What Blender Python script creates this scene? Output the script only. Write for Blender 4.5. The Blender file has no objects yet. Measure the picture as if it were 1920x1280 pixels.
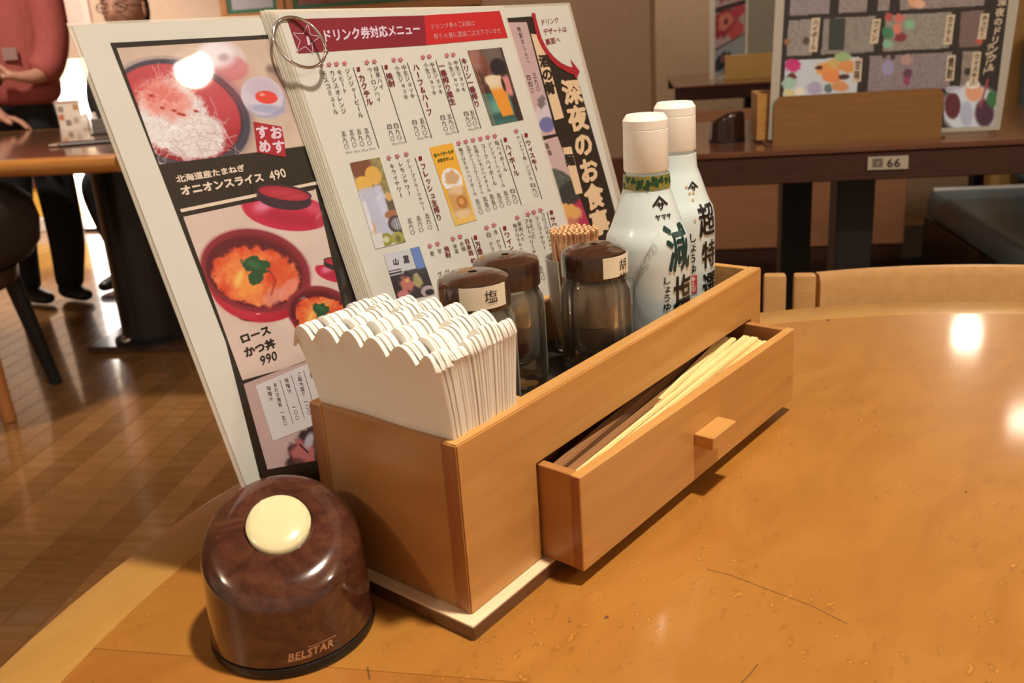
import bpy, bmesh, math, random
import numpy as np
from mathutils import Vector, Matrix
random.seed(7); rng = np.random.default_rng(7)
SC = bpy.context.scene; COL = SC.collection
PI = math.pi
TT = 0.70                                   # height of the table tops
# ------------------------------------------------------------------ camera
F_PX, CX, CY = 1691.31, 957.0, 583.6
CAM = np.array([-0.2400, -0.2297, 0.9478])
CR = np.array([[0.6159062, 0.2765593, -0.7376818], [-0.7850672, 0.1372539, -0.6040123], [-0.0657955, 0.9511448, 0.3016531]])
cd = bpy.data.cameras.new('camera'); co = bpy.data.objects.new('camera', cd); COL.objects.link(co)
m = Matrix([list(CR[i]) + [CAM[i]] for i in range(3)] + [[0, 0, 0, 1]]); co.matrix_world = m
cd.sensor_width = 36; cd.lens = F_PX * 36 / 1920; cd.shift_x = (960 - CX) / 1920; cd.shift_y = (CY - 640) / 1920
cd.clip_start = .02; cd.clip_end = 60
cd.dof.use_dof = True; cd.dof.focus_distance = .50; cd.dof.aperture_fstop = 16
SC.camera = co
SC.view_settings.view_transform = 'Standard'; SC.view_settings.look = 'None'
SC.view_settings.gamma = 1; SC.view_settings.use_curve_mapping = False
SC.view_settings.exposure = 0.0
SC.cycles.use_denoising = True
SC.cycles.max_bounces = 10; SC.cycles.transparent_max_bounces = 24
SC.cycles.caustics_reflective = False; SC.cycles.caustics_refractive = False
E1 = np.array([.515, -.857, 0]); E1 /= np.linalg.norm(E1); E2 = np.array([-E1[1], E1[0], 0])
def RM(a, b, z=0.): return a * E1 + b * E2 + np.array([0, 0, z])
# ------------------------------------------------------------------ light
w = bpy.data.worlds.new('world'); SC.world = w; w.use_nodes = True
bg = w.node_tree.nodes['Background']; bg.inputs[0].default_value = (1.0, .78, .56, 1); bg.inputs[1].default_value = .33

def lamp(name, loc, power, r=.05, col=(1, .80, .55), kind='POINT', spot=None, aim=None):
    l = bpy.data.lights.new(name, kind); l.energy = power; l.color = col
    if kind != 'AREA': l.shadow_soft_size = r
    else: l.shape = 'DISK'; l.size = 2 * r
    if kind == 'SPOT': l.spot_size = spot or 1.6; l.spot_blend = .6
    o = bpy.data.objects.new(name, l); o.location = loc; COL.objects.link(o)
    if aim is not None:
        o.rotation_euler = (Vector(aim) - Vector(loc)).to_track_quat('-Z', 'Y').to_euler()
    return o
KEY = (0.17, -0.36, 2.34)
lamp('key_light', KEY, 146, .055, (1, .87, .69), 'SPOT', 2.2, (.15, -.1, .7))
LAMPS = [((3.96, .59, 1.90), 8.0, .055), ((3.43, .26, 2.04), 3.0, .055), ((2.53, -2.05, 2.27), 26, .070)]
for i, (p, e, r) in enumerate(LAMPS): lamp('pendant_light', p, e, r, (1, .85, .66))
lamp('far_light', (2.84, 6.55, 1.62), 90, .12, (1, .93, .86))
lamp('back_left_fill', (1.3, 4.2, 2.42), 330, .10, (1, .88, .76), 'SPOT', 1.9, (1.75, 4.9, .6))  # added spot, brightens the back left area and the waiter
lamp('mid_fill', (.35, 2.5, 2.42), 150, .07, (1, .86, .70), 'SPOT', 1.5, (1.15, 3.0, .6))  # unseen spot put in to light the left table and waiter
lamp('left_fill', (-1.9, 1.0, 2.3), 34, .07, (1, .86, .68))  # fill added for the left-facing sides of box, napkins and bell
lamp('wall_fill', tuple(RM(.05, 2.9, 2.42)), 66, .07, (1, .84, .66), 'SPOT', 1.9, tuple(RM(.15, 4.5, .9)))  # spot added to lift the back and right walls, no fixture modelled
lamp('behind_light', (.55, -1.75, 2.2), 24, .06, (1, .86, .68))  # added front fill; the bell's highlight also points to a lamp here

# ------------------------------------------------------------------ geometry of the picture
def ray(x, y):
    return CR @ np.array([(x - CX) / F_PX, -(y - CY) / F_PX, -1.])
def onp(q, P, n):
    d = ray(*q); n = np.array(n, float); t = n @ (np.array(P, float) - CAM) / (n @ d); return CAM + t * d
def onz(x, y, z=TT): return onp((x, y), (0, 0, z), (0, 0, 1))
RZ = math.atan2(E1[1], E1[0])               # rotation of everything built along the room's axes

def s2l(c):
    c = np.asarray(c, float) / 255.
    return np.where(c <= .04045, c / 12.92, ((c + .055) / 1.055) ** 2.4)
def alb(c, white=(216, 205, 180), w=.80):   # colour seen on a print -> its albedo, by the paper seen beside it
    return np.clip(s2l(c) / s2l(white) * w * (.72 if white[0] > 200 else .58), .004, .92)

# ------------------------------------------------------------------ materials
MATS = {}
def mat(name, col, rough=.5, coat=0., metal=0., trans=0., ior=1.45, emit=None, es=0., spec=.5, coatr=.08, sss=0.):
    if name in MATS: return MATS[name]
    mt = bpy.data.materials.new(name); mt.use_nodes = True; b = mt.node_tree.nodes['Principled BSDF']
    b.inputs['Base Color'].default_value = (*col, 1); b.inputs['Roughness'].default_value = rough
    b.inputs['Coat Weight'].default_value = coat; b.inputs['Coat Roughness'].default_value = coatr
    b.inputs['Metallic'].default_value = metal; b.inputs['Transmission Weight'].default_value = trans
    b.inputs['IOR'].default_value = ior; b.inputs['Specular IOR Level'].default_value = spec
    if sss: b.inputs['Subsurface Weight'].default_value = sss; b.inputs['Subsurface Scale'].default_value = .004
    if emit is not None:
        b.inputs['Emission Color'].default_value = (*emit, 1); b.inputs['Emission Strength'].default_value = es
    mt.diffuse_color = (*col, 1); MATS[name] = mt; return mt
def nodes(mt): return mt.node_tree.nodes, mt.node_tree.links, mt.node_tree.nodes['Principled BSDF']
def ramp(nt, stops):
    r = nt.new('ShaderNodeValToRGB'); e = r.color_ramp.elements
    while len(e) < len(stops): e.new(.5)
    for k, (p, c) in enumerate(stops): e[k].position = p; e[k].color = (*c, 1) if len(c) == 3 else c
    return r
def grain(name, c1, c2, scale=(4, 60, 60), rough=.45, coat=0., nscale=3., detail=5, bump=0., rot=(0, 0, 0), dist=.6, spec=.5, coatr=.08, lo=.3, hi=.7):
    """procedural wood / plaster: two colours mixed by stretched noise"""
    if name in MATS: return MATS[name]
    mt = mat(name, c1, rough, coat, spec=spec, coatr=coatr); nt, lk, b = nodes(mt)
    tc = nt.new('ShaderNodeTexCoord'); mp = nt.new('ShaderNodeMapping'); mp.inputs['Scale'].default_value = scale; mp.inputs['Rotation'].default_value = rot
    n = nt.new('ShaderNodeTexNoise'); n.inputs['Scale'].default_value = nscale; n.inputs['Detail'].default_value = detail; n.inputs['Distortion'].default_value = dist
    r = ramp(nt, [(lo, c1), (hi, c2)])
    lk.new(tc.outputs['Object'], mp.inputs[0]); lk.new(mp.outputs[0], n.inputs['Vector']); lk.new(n.outputs['Fac'], r.inputs[0]); lk.new(r.outputs[0], b.inputs['Base Color'])
    if bump:
        bp = nt.new('ShaderNodeBump'); bp.inputs['Strength'].default_value = bump; bp.inputs['Distance'].default_value = .001
        lk.new(n.outputs['Fac'], bp.inputs['Height']); lk.new(bp.outputs[0], b.inputs['Normal'])
    return mt
M_BOX = grain('caddy_maple', (.60, .315, .095), (.50, .245, .068), (3, 40, 40), .36, .25, coatr=.25)
M_BOXEND = grain('caddy_end_grain', (.36, .135, .04), (.29, .10, .028), (60, 60, 6), .4, .2)
M_BOXSIDE = grain('caddy_side_maple', (.46, .215, .07), (.37, .16, .048), (40, 3, 12), .36, .25, coatr=.25)
M_PLTOP = grain('plinth_pale_board', (.84, .66, .44), (.76, .58, .37), (3, 30, 30), .4)
M_WAL = grain('plinth_walnut', (.10, .042, .018), (.17, .078, .036), (3, 60, 400), .35, .3)
M_TRAY = mat('tray_black', (.02, .016, .013), .3)
M_INNER = grain('caddy_inner_maple', (.50, .30, .11), (.42, .24, .08), (3, 40, 40), .5)
M_PALE = grain('chopstick_pale_wood', (.90, .72, .36), (.80, .60, .27), (6, 120, 120), .5)
M_BRN = grain('chopstick_brown', (.34, .17, .08), (.25, .12, .05), (4, 80, 80), .3, .4)
M_LID = grain('lid_walnut', (.034, .014, .008), (.062, .027, .015), (20, 120, 60), .16, .8, nscale=2, dist=1.5)
M_GLASS = mat('shaker_glass', (.96, .97, .95), .03, trans=1, ior=1.46)
_n, _l, _b = M_GLASS.node_tree.nodes, M_GLASS.node_tree.links, M_GLASS.node_tree.nodes['Principled BSDF']
_t = _n.new('ShaderNodeBsdfTransparent'); _t.inputs[0].default_value = (.985, .985, .97, 1); _g = _n.new('ShaderNodeBsdfGlossy'); _g.inputs['Roughness'].default_value = .04
_f = _n.new('ShaderNodeFresnel'); _f.inputs[0].default_value = 1.5; _m = _n.new('ShaderNodeMixShader'); _m2 = _n.new('ShaderNodeMixShader'); _m2.inputs[0].default_value = .05
_d = _n.new('ShaderNodeBsdfDiffuse'); _d.inputs[0].default_value = (.80, .76, .68, 1); _m3 = _n.new('ShaderNodeMixShader'); _m3.inputs[0].default_value = .38; _l.new(_g.outputs[0], _m3.inputs[1]); _l.new(_d.outputs[0], _m3.inputs[2])
_l.new(_f.outputs[0], _m.inputs[0]); _l.new(_t.outputs[0], _m.inputs[1]); _l.new(_m3.outputs[0], _m.inputs[2]); _l.new(_m.outputs[0], _m2.inputs[1]); _l.new(_b.outputs[0], _m2.inputs[2]); _l.new(_m2.outputs[0], _n['Material Output'].inputs[0])
M_WHITE = mat('white_plastic', (.96, .94, .88), .28, sss=.15)
M_BOT = mat('bottle_white', (.64, .74, .77), .22, coat=.5)
M_INK = mat('ink_black', (.012, .010, .009), .35)
M_INKG = mat('ink_green_black', (.010, .045, .040), .35)
M_STAMP = mat('ink_red', (.62, .05, .06), .4)
M_PAPER = mat('label_paper', (.82, .76, .62), .5)
M_CHROME = mat('chrome', (.75, .72, .68), .12, metal=1)
M_NAP = mat('napkin_tissue', (.97, .95, .90), .9)
nt, lk, b_ = nodes(M_NAP)
tr = nt.new('ShaderNodeBsdfTranslucent'); tr.inputs[0].default_value = (.98, .90, .78, 1); mx = nt.new('ShaderNodeMixShader'); mx.inputs[0].default_value = .15
lk.new(b_.outputs[0], mx.inputs[1]); lk.new(tr.outputs[0], mx.inputs[2]); lk.new(mx.outputs[0], nt['Material Output'].inputs[0])
# laminate film
M_FILM = mat('laminate_film', (.80, .76, .68), .12, coat=1)
nt, lk, b_ = nodes(M_FILM); tr = nt.new('ShaderNodeBsdfTransparent'); mx = nt.new('ShaderNodeMixShader'); mx.inputs[0].default_value = .38
lk.new(tr.outputs[0], mx.inputs[1]); lk.new(b_.outputs[0], mx.inputs[2]); lk.new(mx.outputs[0], nt['Material Output'].inputs[0])
def ink(name, rgb, white=(216, 205, 180), coat=1., rough=.45):
    return mat(name, tuple(alb(rgb, white)), rough, coat, coatr=.03)
M_LPAPER = mat('laminated_paper', (.57, .58, .56), .5, coat=1, coatr=.03)
# printed colours held in the mesh (flat print on the sheets)
M_PRINT = mat('photo_print', (.5, .5, .5), .5, coat=1, coatr=.03)
nt, lk, b_ = nodes(M_PRINT); at = nt.new('ShaderNodeVertexColor'); at.layer_name = 'print'; lk.new(at.outputs[0], b_.inputs['Base Color'])
# table top veneer: bird's eye maple
def birdseye(name, c1, c2, eye=1.):
    mt = mat(name, c1, .34, .55, coatr=.09); nt, lk, b = nodes(mt)
    tc = nt.new('ShaderNodeTexCoord'); mp = nt.new('ShaderNodeMapping'); mp.inputs['Rotation'].default_value = (0, 0, .5); mp.inputs['Scale'].default_value = (1, 2.2, 1)
    n = nt.new('ShaderNodeTexNoise'); n.inputs['Scale'].default_value = 14; n.inputs['Detail'].default_value = 6; n.inputs['Distortion'].default_value = 1.2
    r = ramp(nt, [(.35, c1), (.68, c2)])
    lk.new(tc.outputs['Object'], mp.inputs[0]); lk.new(mp.outputs[0], n.inputs['Vector']); lk.new(n.outputs['Fac'], r.inputs[0])
    v = nt.new('ShaderNodeTexVoronoi'); v.inputs['Scale'].default_value = 135; v.inputs['Randomness'].default_value = 1
    mp2 = nt.new('ShaderNodeMapping'); mp2.inputs['Rotation'].default_value = (0, 0, .5); mp2.inputs['Scale'].default_value = (.75, 1.5, 1)
    n3 = nt.new('ShaderNodeTexNoise'); n3.inputs['Scale'].default_value = 120; n3.inputs['Detail'].default_value = 2
    ad = nt.new('ShaderNodeMixRGB'); ad.blend_type = 'ADD'; ad.inputs[0].default_value = .012
    lk.new(tc.outputs['Object'], mp2.inputs[0]); lk.new(mp2.outputs[0], ad.inputs[1]); lk.new(n3.outputs['Color'], ad.inputs[2]); lk.new(ad.outputs[0], v.inputs['Vector'])
    sp = ramp(nt, [(.0, (.60,) * 3), (.12, (.80,) * 3), (.20, (.30,) * 3), (.34, (.5,) * 3)])
    lk.new(v.outputs['Distance'], sp.inputs[0])
    n2 = nt.new('ShaderNodeTexNoise'); n2.inputs['Scale'].default_value = 16; lk.new(tc.outputs['Object'], n2.inputs['Vector'])
    gate = ramp(nt, [(.38, (0,) * 3), (.55, (1,) * 3)]); lk.new(n2.outputs['Fac'], gate.inputs[0])
    sep = nt.new('ShaderNodeSeparateColor'); lk.new(v.outputs['Color'], sep.inputs[0])
    g2 = nt.new('ShaderNodeMath'); g2.operation = 'GREATER_THAN'; g2.inputs[1].default_value = .38; lk.new(sep.outputs[0], g2.inputs[0])
    mg = nt.new('ShaderNodeMath'); mg.operation = 'MULTIPLY'; lk.new(gate.outputs[0], mg.inputs[0]); lk.new(g2.outputs[0], mg.inputs[1])
    mg2 = nt.new('ShaderNodeMath'); mg2.operation = 'MULTIPLY'; mg2.inputs[1].default_value = .62 * eye; lk.new(mg.outputs[0], mg2.inputs[0])
    ov = nt.new('ShaderNodeMixRGB'); ov.blend_type = 'OVERLAY'; lk.new(mg2.outputs[0], ov.inputs[0]); lk.new(r.outputs[0], ov.inputs[1]); lk.new(sp.outputs[0], ov.inputs[2])
    lk.new(ov.outputs[0], b.inputs['Base Color'])
    hm = nt.new('ShaderNodeMath'); hm.operation = 'MULTIPLY'; lk.new(sp.outputs[0], hm.inputs[0]); lk.new(mg.outputs[0], hm.inputs[1])
    bp = nt.new('ShaderNodeBump'); bp.inputs['Strength'].default_value = .25; bp.inputs['Distance'].default_value = .0006; lk.new(hm.outputs[0], bp.inputs['Height']); lk.new(bp.outputs[0], b.inputs['Normal'])
    return mt
M_TOP = birdseye('birdseye_maple', (.395, .172, .031), (.345, .140, .024))
M_TOP2 = birdseye('birdseye_maple_dark', (.375, .150, .028), (.30, .112, .020), .8)
M_RIM = grain('border_maple', (.47, .25, .065), (.42, .215, .052), (6, 30, 30), .32, .3, coatr=.2)
M_CHAIRW = grain('chair_beech', (.56, .31, .12), (.49, .26, .095), (4, 30, 30), .35, .3)
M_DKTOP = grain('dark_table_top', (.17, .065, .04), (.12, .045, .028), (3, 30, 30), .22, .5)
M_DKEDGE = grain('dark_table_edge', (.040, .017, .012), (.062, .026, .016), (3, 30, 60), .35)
M_BLACK = mat('black_metal', (.012, .012, .013), .4)
M_PLAST = grain('wall_plaster', (.50, .36, .26), (.47, .335, .24), (1, 1, 1), .9, nscale=30)
M_BLUE = mat('blue_vinyl', (.12, .19, .26), .38)
M_CREAMW = grain('panel_yellow_wood', (.56, .33, .11), (.50, .28, .09), (3, 30, 30), .5)
M_SKIN = mat('skin', (.52, .27, .19), .5, sss=.1)

# ------------------------------------------------------------------ mesh helpers
class B:
    def __init__(s): s.v = []; s.f = []; s.mi = []; s.n = 0
    def add(s, v, f, mi=0):
        o = s.n; v = [tuple(map(float, p)) for p in v]; s.v += v; s.n += len(v)
        s.f += [tuple(i + o for i in q) for q in f]; s.mi += [mi] * len(f)
    def bm(s, bm, mi=0):
        bm.verts.index_update(); s.add([tuple(v.co) for v in bm.verts], [[v.index for v in f.verts] for f in bm.faces], mi); bm.free()
    def box(s, lo, hi, bev=.0005, mi=0, M=None, seg=1):
        bm = bmesh.new(); bmesh.ops.create_cube(bm, size=1)
        for v in bm.verts: v.co = Vector([(lo[i] + hi[i]) / 2 + v.co[i] * (hi[i] - lo[i]) for i in range(3)])
        if bev: bmesh.ops.bevel(bm, geom=bm.edges[:], offset=bev, segments=seg, affect='EDGES', profile=.5)
        if M is not None: bmesh.ops.transform(bm, matrix=M, verts=bm.verts)
        s.bm(bm, mi)
    def lathe(s, prof, c=(0, 0, 0), n=48, mi=0, caps=True, fn=None):
        V = []; Fc = []
        for r, z in prof:
            for k in range(n):
                a = 2 * PI * k / n; rr = r * (fn(a) if fn else 1); V.append((c[0] + rr * math.cos(a), c[1] + rr * math.sin(a), c[2] + z))
        for i in range(len(prof) - 1):
            for k in range(n):
                k2 = (k + 1) % n; Fc.append((i * n + k, i * n + k2, (i + 1) * n + k2, (i + 1) * n + k))
        if caps:
            if prof[0][0] > 1e-6: Fc.append(tuple(range(n - 1, -1, -1)))
            if prof[-1][0] > 1e-6: Fc.append(tuple((len(prof) - 1) * n + k for k in range(n)))
        s.add(V, Fc, mi)
    def tube(s, pts, r, n=8, mi=0, closed=False):
        pts = [Vector(p) for p in pts]; L = len(pts); V = []; Fc = []; rr = r if hasattr(r, '__len__') else [r] * L
        up = Vector((0, 0, 1)); prev = None
        for i, p in enumerate(pts):
            t = (pts[(i + 1) % L] - pts[i - 1]) if closed else (pts[min(i + 1, L - 1)] - pts[max(i - 1, 0)]); t.normalize()
            if prev is None:
                a = t.cross(up)
                if a.length < 1e-3: a = t.cross(Vector((1, 0, 0)))
            else: a = prev - t * prev.dot(t)
            a.normalize(); prev = a; bb = t.cross(a)
            for k in range(n):
                th = 2 * PI * k / n; V.append(p + (a * math.cos(th) + bb * math.sin(th)) * rr[i])
        for i in range(L if closed else L - 1):
            j = (i + 1) % L
            for k in range(n):
                k2 = (k + 1) % n; Fc.append((i * n + k, i * n + k2, j * n + k2, j * n + k))
        if not closed: Fc += [tuple(range(n - 1, -1, -1)), tuple((L - 1) * n + k for k in range(n))]
        s.add(V, Fc, mi)
    def prism(s, pts, z0, z1, mi=0):
        n = len(pts); s.add([(x, y, z0) for x, y in pts] + [(x, y, z1) for x, y in pts],
              [tuple(range(n - 1, -1, -1)), tuple(range(n, 2 * n))] + [(k, (k + 1) % n, n + (k + 1) % n, n + k) for k in range(n)], mi)
    def slab(s, quad, n, t, mi=0):          # a thin plate: quad corners pushed back by t along -n
        q = [np.array(p) for p in quad]; n = np.array(n); k = len(q)
        s.add(q + [p - n * t for p in q], [tuple(range(k)), tuple(range(2 * k - 1, k - 1, -1))] + [(i, k + i, k + (i + 1) % k, (i + 1) % k) for i in range(k)], mi)
def obj(name, b, mats, parent=None, smooth=None, fix=True):
    me = bpy.data.meshes.new(name); me.from_pydata(b.v, [], b.f)
    for mm in (mats if isinstance(mats, (list, tuple)) else [mats]): me.materials.append(mm)
    if any(b.mi): me.polygons.foreach_set('material_index', b.mi)
    if fix:
        bm = bmesh.new(); bm.from_mesh(me); bmesh.ops.recalc_face_normals(bm, faces=bm.faces[:]); bm.to_mesh(me); bm.free()
    if smooth: me.shade_smooth(); me.set_sharp_from_angle(angle=math.radians(smooth))
    me.update(); o = bpy.data.objects.new(name, me); COL.objects.link(o)
    if parent is not None: o.parent = parent
    return o
def tag(o, label=None, cat=None, group=None, kind=None):
    if label: o['label'] = label
    if cat: o['category'] = cat
    if group: o['group'] = group
    if kind: o['kind'] = kind
    return o
def thing(name, label, cat, loc=(0, 0, 0), rz=0., group=None):
    o = bpy.data.objects.new(name, None); o.empty_display_size = .02; COL.objects.link(o)
    o.location = tuple(map(float, loc)); o.rotation_euler = (0, 0, rz); return tag(o, label, cat, group)
def dup(o, parent=None):
    c = o.copy(); COL.objects.link(c); c.parent = parent
    for ch in list(o.children): dup(ch, c)
    return c
def struct(name, b, mats, smooth=None): return tag(obj(name, b, mats, None, smooth), kind='structure')
def smoothstep(a, b, x):
    t = np.clip((x - a) / (b - a), 0, 1); return t * t * (3 - 2 * t)

# ------------------------------------------------------------------ lettering
GL = {}
def glyph(ch, bold=0., res=1):
    k = (ch, bold, res)
    if k in GL: return GL[k]
    if bold:                                # heavier weight: the outline is drawn on a fine raster, thickened and turned back into strips
        v, f, adv = glyph(ch, 0., max(res, 2)); Nr = 88 if bold > .025 else 60; x0, y0, sp = -.15, -.28, 1.36; g = np.zeros((Nr, Nr), bool)
        cx_ = x0 + (np.arange(Nr) + .5) * sp / Nr; cy_ = y0 + (np.arange(Nr) + .5) * sp / Nr
        for q in f:
            for i in range(1, len(q) - 1):
                A_, B_, C_ = v[q[0]], v[q[i]], v[q[i + 1]]; lo = np.minimum(np.minimum(A_, B_), C_); hi = np.maximum(np.maximum(A_, B_), C_)
                i0, i1 = np.searchsorted(cx_, (lo[0], hi[0])); k0_, k1_ = np.searchsorted(cy_, (lo[1], hi[1]))
                if i1 <= i0 or k1_ <= k0_: continue
                X_, Y_ = np.meshgrid(cx_[i0:i1], cy_[k0_:k1_]); e = lambda P, Q: (Q[0] - P[0]) * (Y_ - P[1]) - (Q[1] - P[1]) * (X_ - P[0])
                a_, b_, c_ = e(A_, B_), e(B_, C_), e(C_, A_); g[k0_:k1_, i0:i1] |= ((a_ >= 0) & (b_ >= 0) & (c_ >= 0)) | ((a_ <= 0) & (b_ <= 0) & (c_ <= 0))
        r = bold / sp * Nr; R_ = int(math.ceil(r)); o_ = g.copy()
        for dy in range(-R_, R_ + 1):
            for dx in range(-R_, R_ + 1):
                if dx * dx + dy * dy <= r * r + .3: o_ |= np.roll(np.roll(g, dy, 0), dx, 1)
        V = []; Fc = []; h = sp / Nr; open_ = {}
        for j in range(Nr + 1):
            runs = set()
            if j < Nr:
                d = np.diff(np.concatenate([[0], o_[j].astype(int), [0]])); runs = set(zip(np.where(d == 1)[0].tolist(), np.where(d == -1)[0].tolist()))
            for k2 in [k2 for k2 in open_ if k2 not in runs]:
                j0_ = open_.pop(k2); n = len(V); V += [(x0 + k2[0] * h, y0 + j0_ * h), (x0 + k2[1] * h, y0 + j0_ * h), (x0 + k2[1] * h, y0 + j * h), (x0 + k2[0] * h, y0 + j * h)]; Fc.append((n, n + 1, n + 2, n + 3))
            for k2 in runs: open_.setdefault(k2, j)
        GL[k] = (np.array(V), Fc, adv); return GL[k]
    c = bpy.data.curves.new('g', 'FONT'); c.body = ch; c.resolution_u = res; c.offset = bold
    o = bpy.data.objects.new('g', c); COL.objects.link(o)
    bpy.context.view_layer.update()
    me = bpy.data.meshes.new_from_object(o.evaluated_get(bpy.context.evaluated_depsgraph_get()))
    v = np.array([p.co[:] for p in me.vertices]).reshape(-1, 3)[:, :2]; f = [tuple(p.vertices) for p in me.polygons]
    COL.objects.unlink(o); bpy.data.objects.remove(o); bpy.data.curves.remove(c); bpy.data.meshes.remove(me)
    adv = 1. if ord(ch) > 0x2000 else ((v[:, 0].max() + .06) if len(v) else .3)
    GL[k] = (v, f, adv); return GL[k]
ROT = 'ー–~…'
def vtext(txt, bold=0., res=1):
    """vertical column, unit character, origin top centre, y down -> list of (verts,faces); total length = len(txt)"""
    V = []; Fc = []; n = 0
    for i, ch in enumerate(txt):
        if ch == ' ': continue
        if ch == '〇':
            t = np.linspace(0, 2 * PI, 18, endpoint=False); o_, i_ = .40, .335
            v = np.concatenate([np.c_[o_ * np.cos(t), o_ * np.sin(t)], np.c_[i_ * np.cos(t), i_ * np.sin(t)]]); f = [(k, (k + 1) % 18, 18 + (k + 1) % 18, 18 + k) for k in range(18)]
        else:
            v, f, adv = glyph(ch, bold, res)
            if not len(v): continue
            v = v - np.array([.5 if ord(ch) > 0x2000 else adv / 2, .38])
            if ch in ROT: v = np.c_[v[:, 1], -v[:, 0]]
            elif ch in 'ャュョッァィゥェォゃゅょっ': v = v + np.array([.10, .08])
        v = v * .96 + np.array([0, -(i + .5)])
        V.append(v); Fc += [tuple(a + n for a in q) for q in f]; n += len(v)
    return np.concatenate(V), Fc
def htext(txt, bold=0., res=1, gap=0.):
    """one line, unit character, origin left middle; returns verts, faces, width"""
    V = []; Fc = []; n = 0; x = 0.
    for ch in txt:
        if ch == ' ': x += .35; continue
        v, f, adv = glyph(ch, bold, res)
        v = v + np.array([x, -.38 if ord(ch) > 0x2000 else -.36]); x += adv + gap
        V.append(v); Fc += [tuple(a + n for a in q) for q in f]; n += len(v)
    return np.concatenate(V), Fc, x

# ------------------------------------------------------------------ printed sheets
class Sheet:
    """a real plane; print on it is laid out from measured corners of that same plane"""
    def __init__(s, P, u, v, n, off, parent, white=(216, 205, 180)):
        s.P, s.u, s.v, s.n = [np.array(a, float) for a in (P, u, v, n)]; s.off = off; s.parent = parent; s.white = white; s.lay = .00012; s.tx = {}
        s.inv = np.array(parent.location) if parent is not None else np.zeros(3)
    def at(s, q): return onp(q, s.P, s.n)
    def loc(s, P): return P - s.inv
    def quad(s, name, pts, mt, lay=1, kind=None, label=None):
        b = B(); h = s.n * (s.off + lay * s.lay); P = [s.loc(s.at(q)) + h for q in pts]
        b.add(P, [tuple(range(len(P)))]); o = obj(name, b, mt, s.parent, fix=False); tag(o, label, kind=kind); return o
    def stroke(s, key, a, c, wpx, mt, lay=3):
        a = np.array(a, float); c = np.array(c, float); d = c - a; d /= np.linalg.norm(d); nn = np.array([-d[1], d[0]]) * wpx / 2
        s._acc(key, [s.loc(s.at(q)) + s.n * (s.off + lay * s.lay) for q in (a + nn, a - nn, c - nn, c + nn)], [(0, 1, 2, 3)], mt)
    def _acc(s, key, V, Fc, mt):
        if key not in s.tx: s.tx[key] = (B(), mt)
        s.tx[key][0].add(V, Fc)
    def col(s, key, txt, a, c, mt, wpx=None, bold=.0, lay=3, res=1):
        """vertical text from the top centre a to the bottom centre c (picture measures of the real print)"""
        v, f = vtext(txt, bold, res); a = np.array(a, float); c = np.array(c, float); n = len(txt); dn = (c - a) / n
        L = np.linalg.norm(dn) if wpx is None else wpx
        A, C, Rr = s.at(a), s.at(c), None
        rd = s.at((a[0] + 40, a[1] - 3.0)) - A; rd /= np.linalg.norm(rd)
        pxm = np.linalg.norm(s.at((a[0] + 10, a[1])) - A) / 10
        D = (C - A) / n
        V = [s.loc(A + rd * (x * L * pxm) + D * (-y)) + s.n * (s.off + lay * s.lay) for x, y in v]; s._acc(key, V, f, mt)
    def row(s, key, txt, a, c, hpx, mt, bold=.0, lay=3, res=1, dn=(.35, 1.)):
        v, f, wd = htext(txt, bold, res); A, C = s.at(a), s.at(c); D = (C - A) / wd
        a = np.array(a, float); dn = np.array(dn) / np.linalg.norm(dn); U = -(s.at(a + dn * 10) - A) / 10 * hpx
        V = [s.loc(A + D * x + U * y) + s.n * (s.off + lay * s.lay) for x, y in v]; s._acc(key, V, f, mt)
    def poly(s, key, pts, mt, lay=3):
        P = [s.loc(s.at(q)) + s.n * (s.off + lay * s.lay) for q in pts]; s._acc(key, P, [tuple(range(len(P)))], mt)
    def flush(s):
        for k, (b, mt) in s.tx.items(): tag(obj(k, b, mt, s.parent, fix=False), kind='stuff' if len(b.f) > 3 and 'arrow' not in k else None)
        s.tx = {}
    def photo(s, name, quad, painter, nx=120, ny=120, lay=2):
        """a printed picture: a fine grid whose vertices carry the ink colour"""
        q = np.array(quad, float); uu, vv = np.meshgrid(np.linspace(0, 1, nx), np.linspace(0, 1, ny))
        X = (1 - vv)[..., None] * ((1 - uu)[..., None] * q[0] + uu[..., None] * q[1]) + vv[..., None] * ((1 - uu)[..., None] * q[3] + uu[..., None] * q[2])
        x, y = X[..., 0].ravel(), X[..., 1].ravel(); rgb = painter(x, y, uu.ravel(), vv.ravel())
        d = np.stack([(x - CX) / F_PX, -(y - CY) / F_PX, -np.ones_like(x)], 1) @ CR.T
        t = (s.n @ (s.P - CAM)) / (d @ s.n); P = CAM + d * t[:, None] + s.n * (s.off + lay * s.lay) - s.inv
        me = bpy.data.meshes.new(name); i = np.arange(nx * ny).reshape(ny, nx)
        f = np.stack([i[:-1, :-1], i[1:, :-1], i[1:, 1:], i[:-1, 1:]], -1).reshape(-1, 4)
        me.from_pydata(P.tolist(), [], f.tolist()); ca = me.color_attributes.new('print', 'FLOAT_COLOR', 'POINT')
        c = np.ones((nx * ny, 4)); c[:, :3] = alb(np.clip(rgb, 0, 255), s.white); ca.data.foreach_set('color', c.ravel())
        me.materials.append(M_PRINT); o = bpy.data.objects.new(name, me); COL.objects.link(o); o.parent = s.parent; return o
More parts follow.
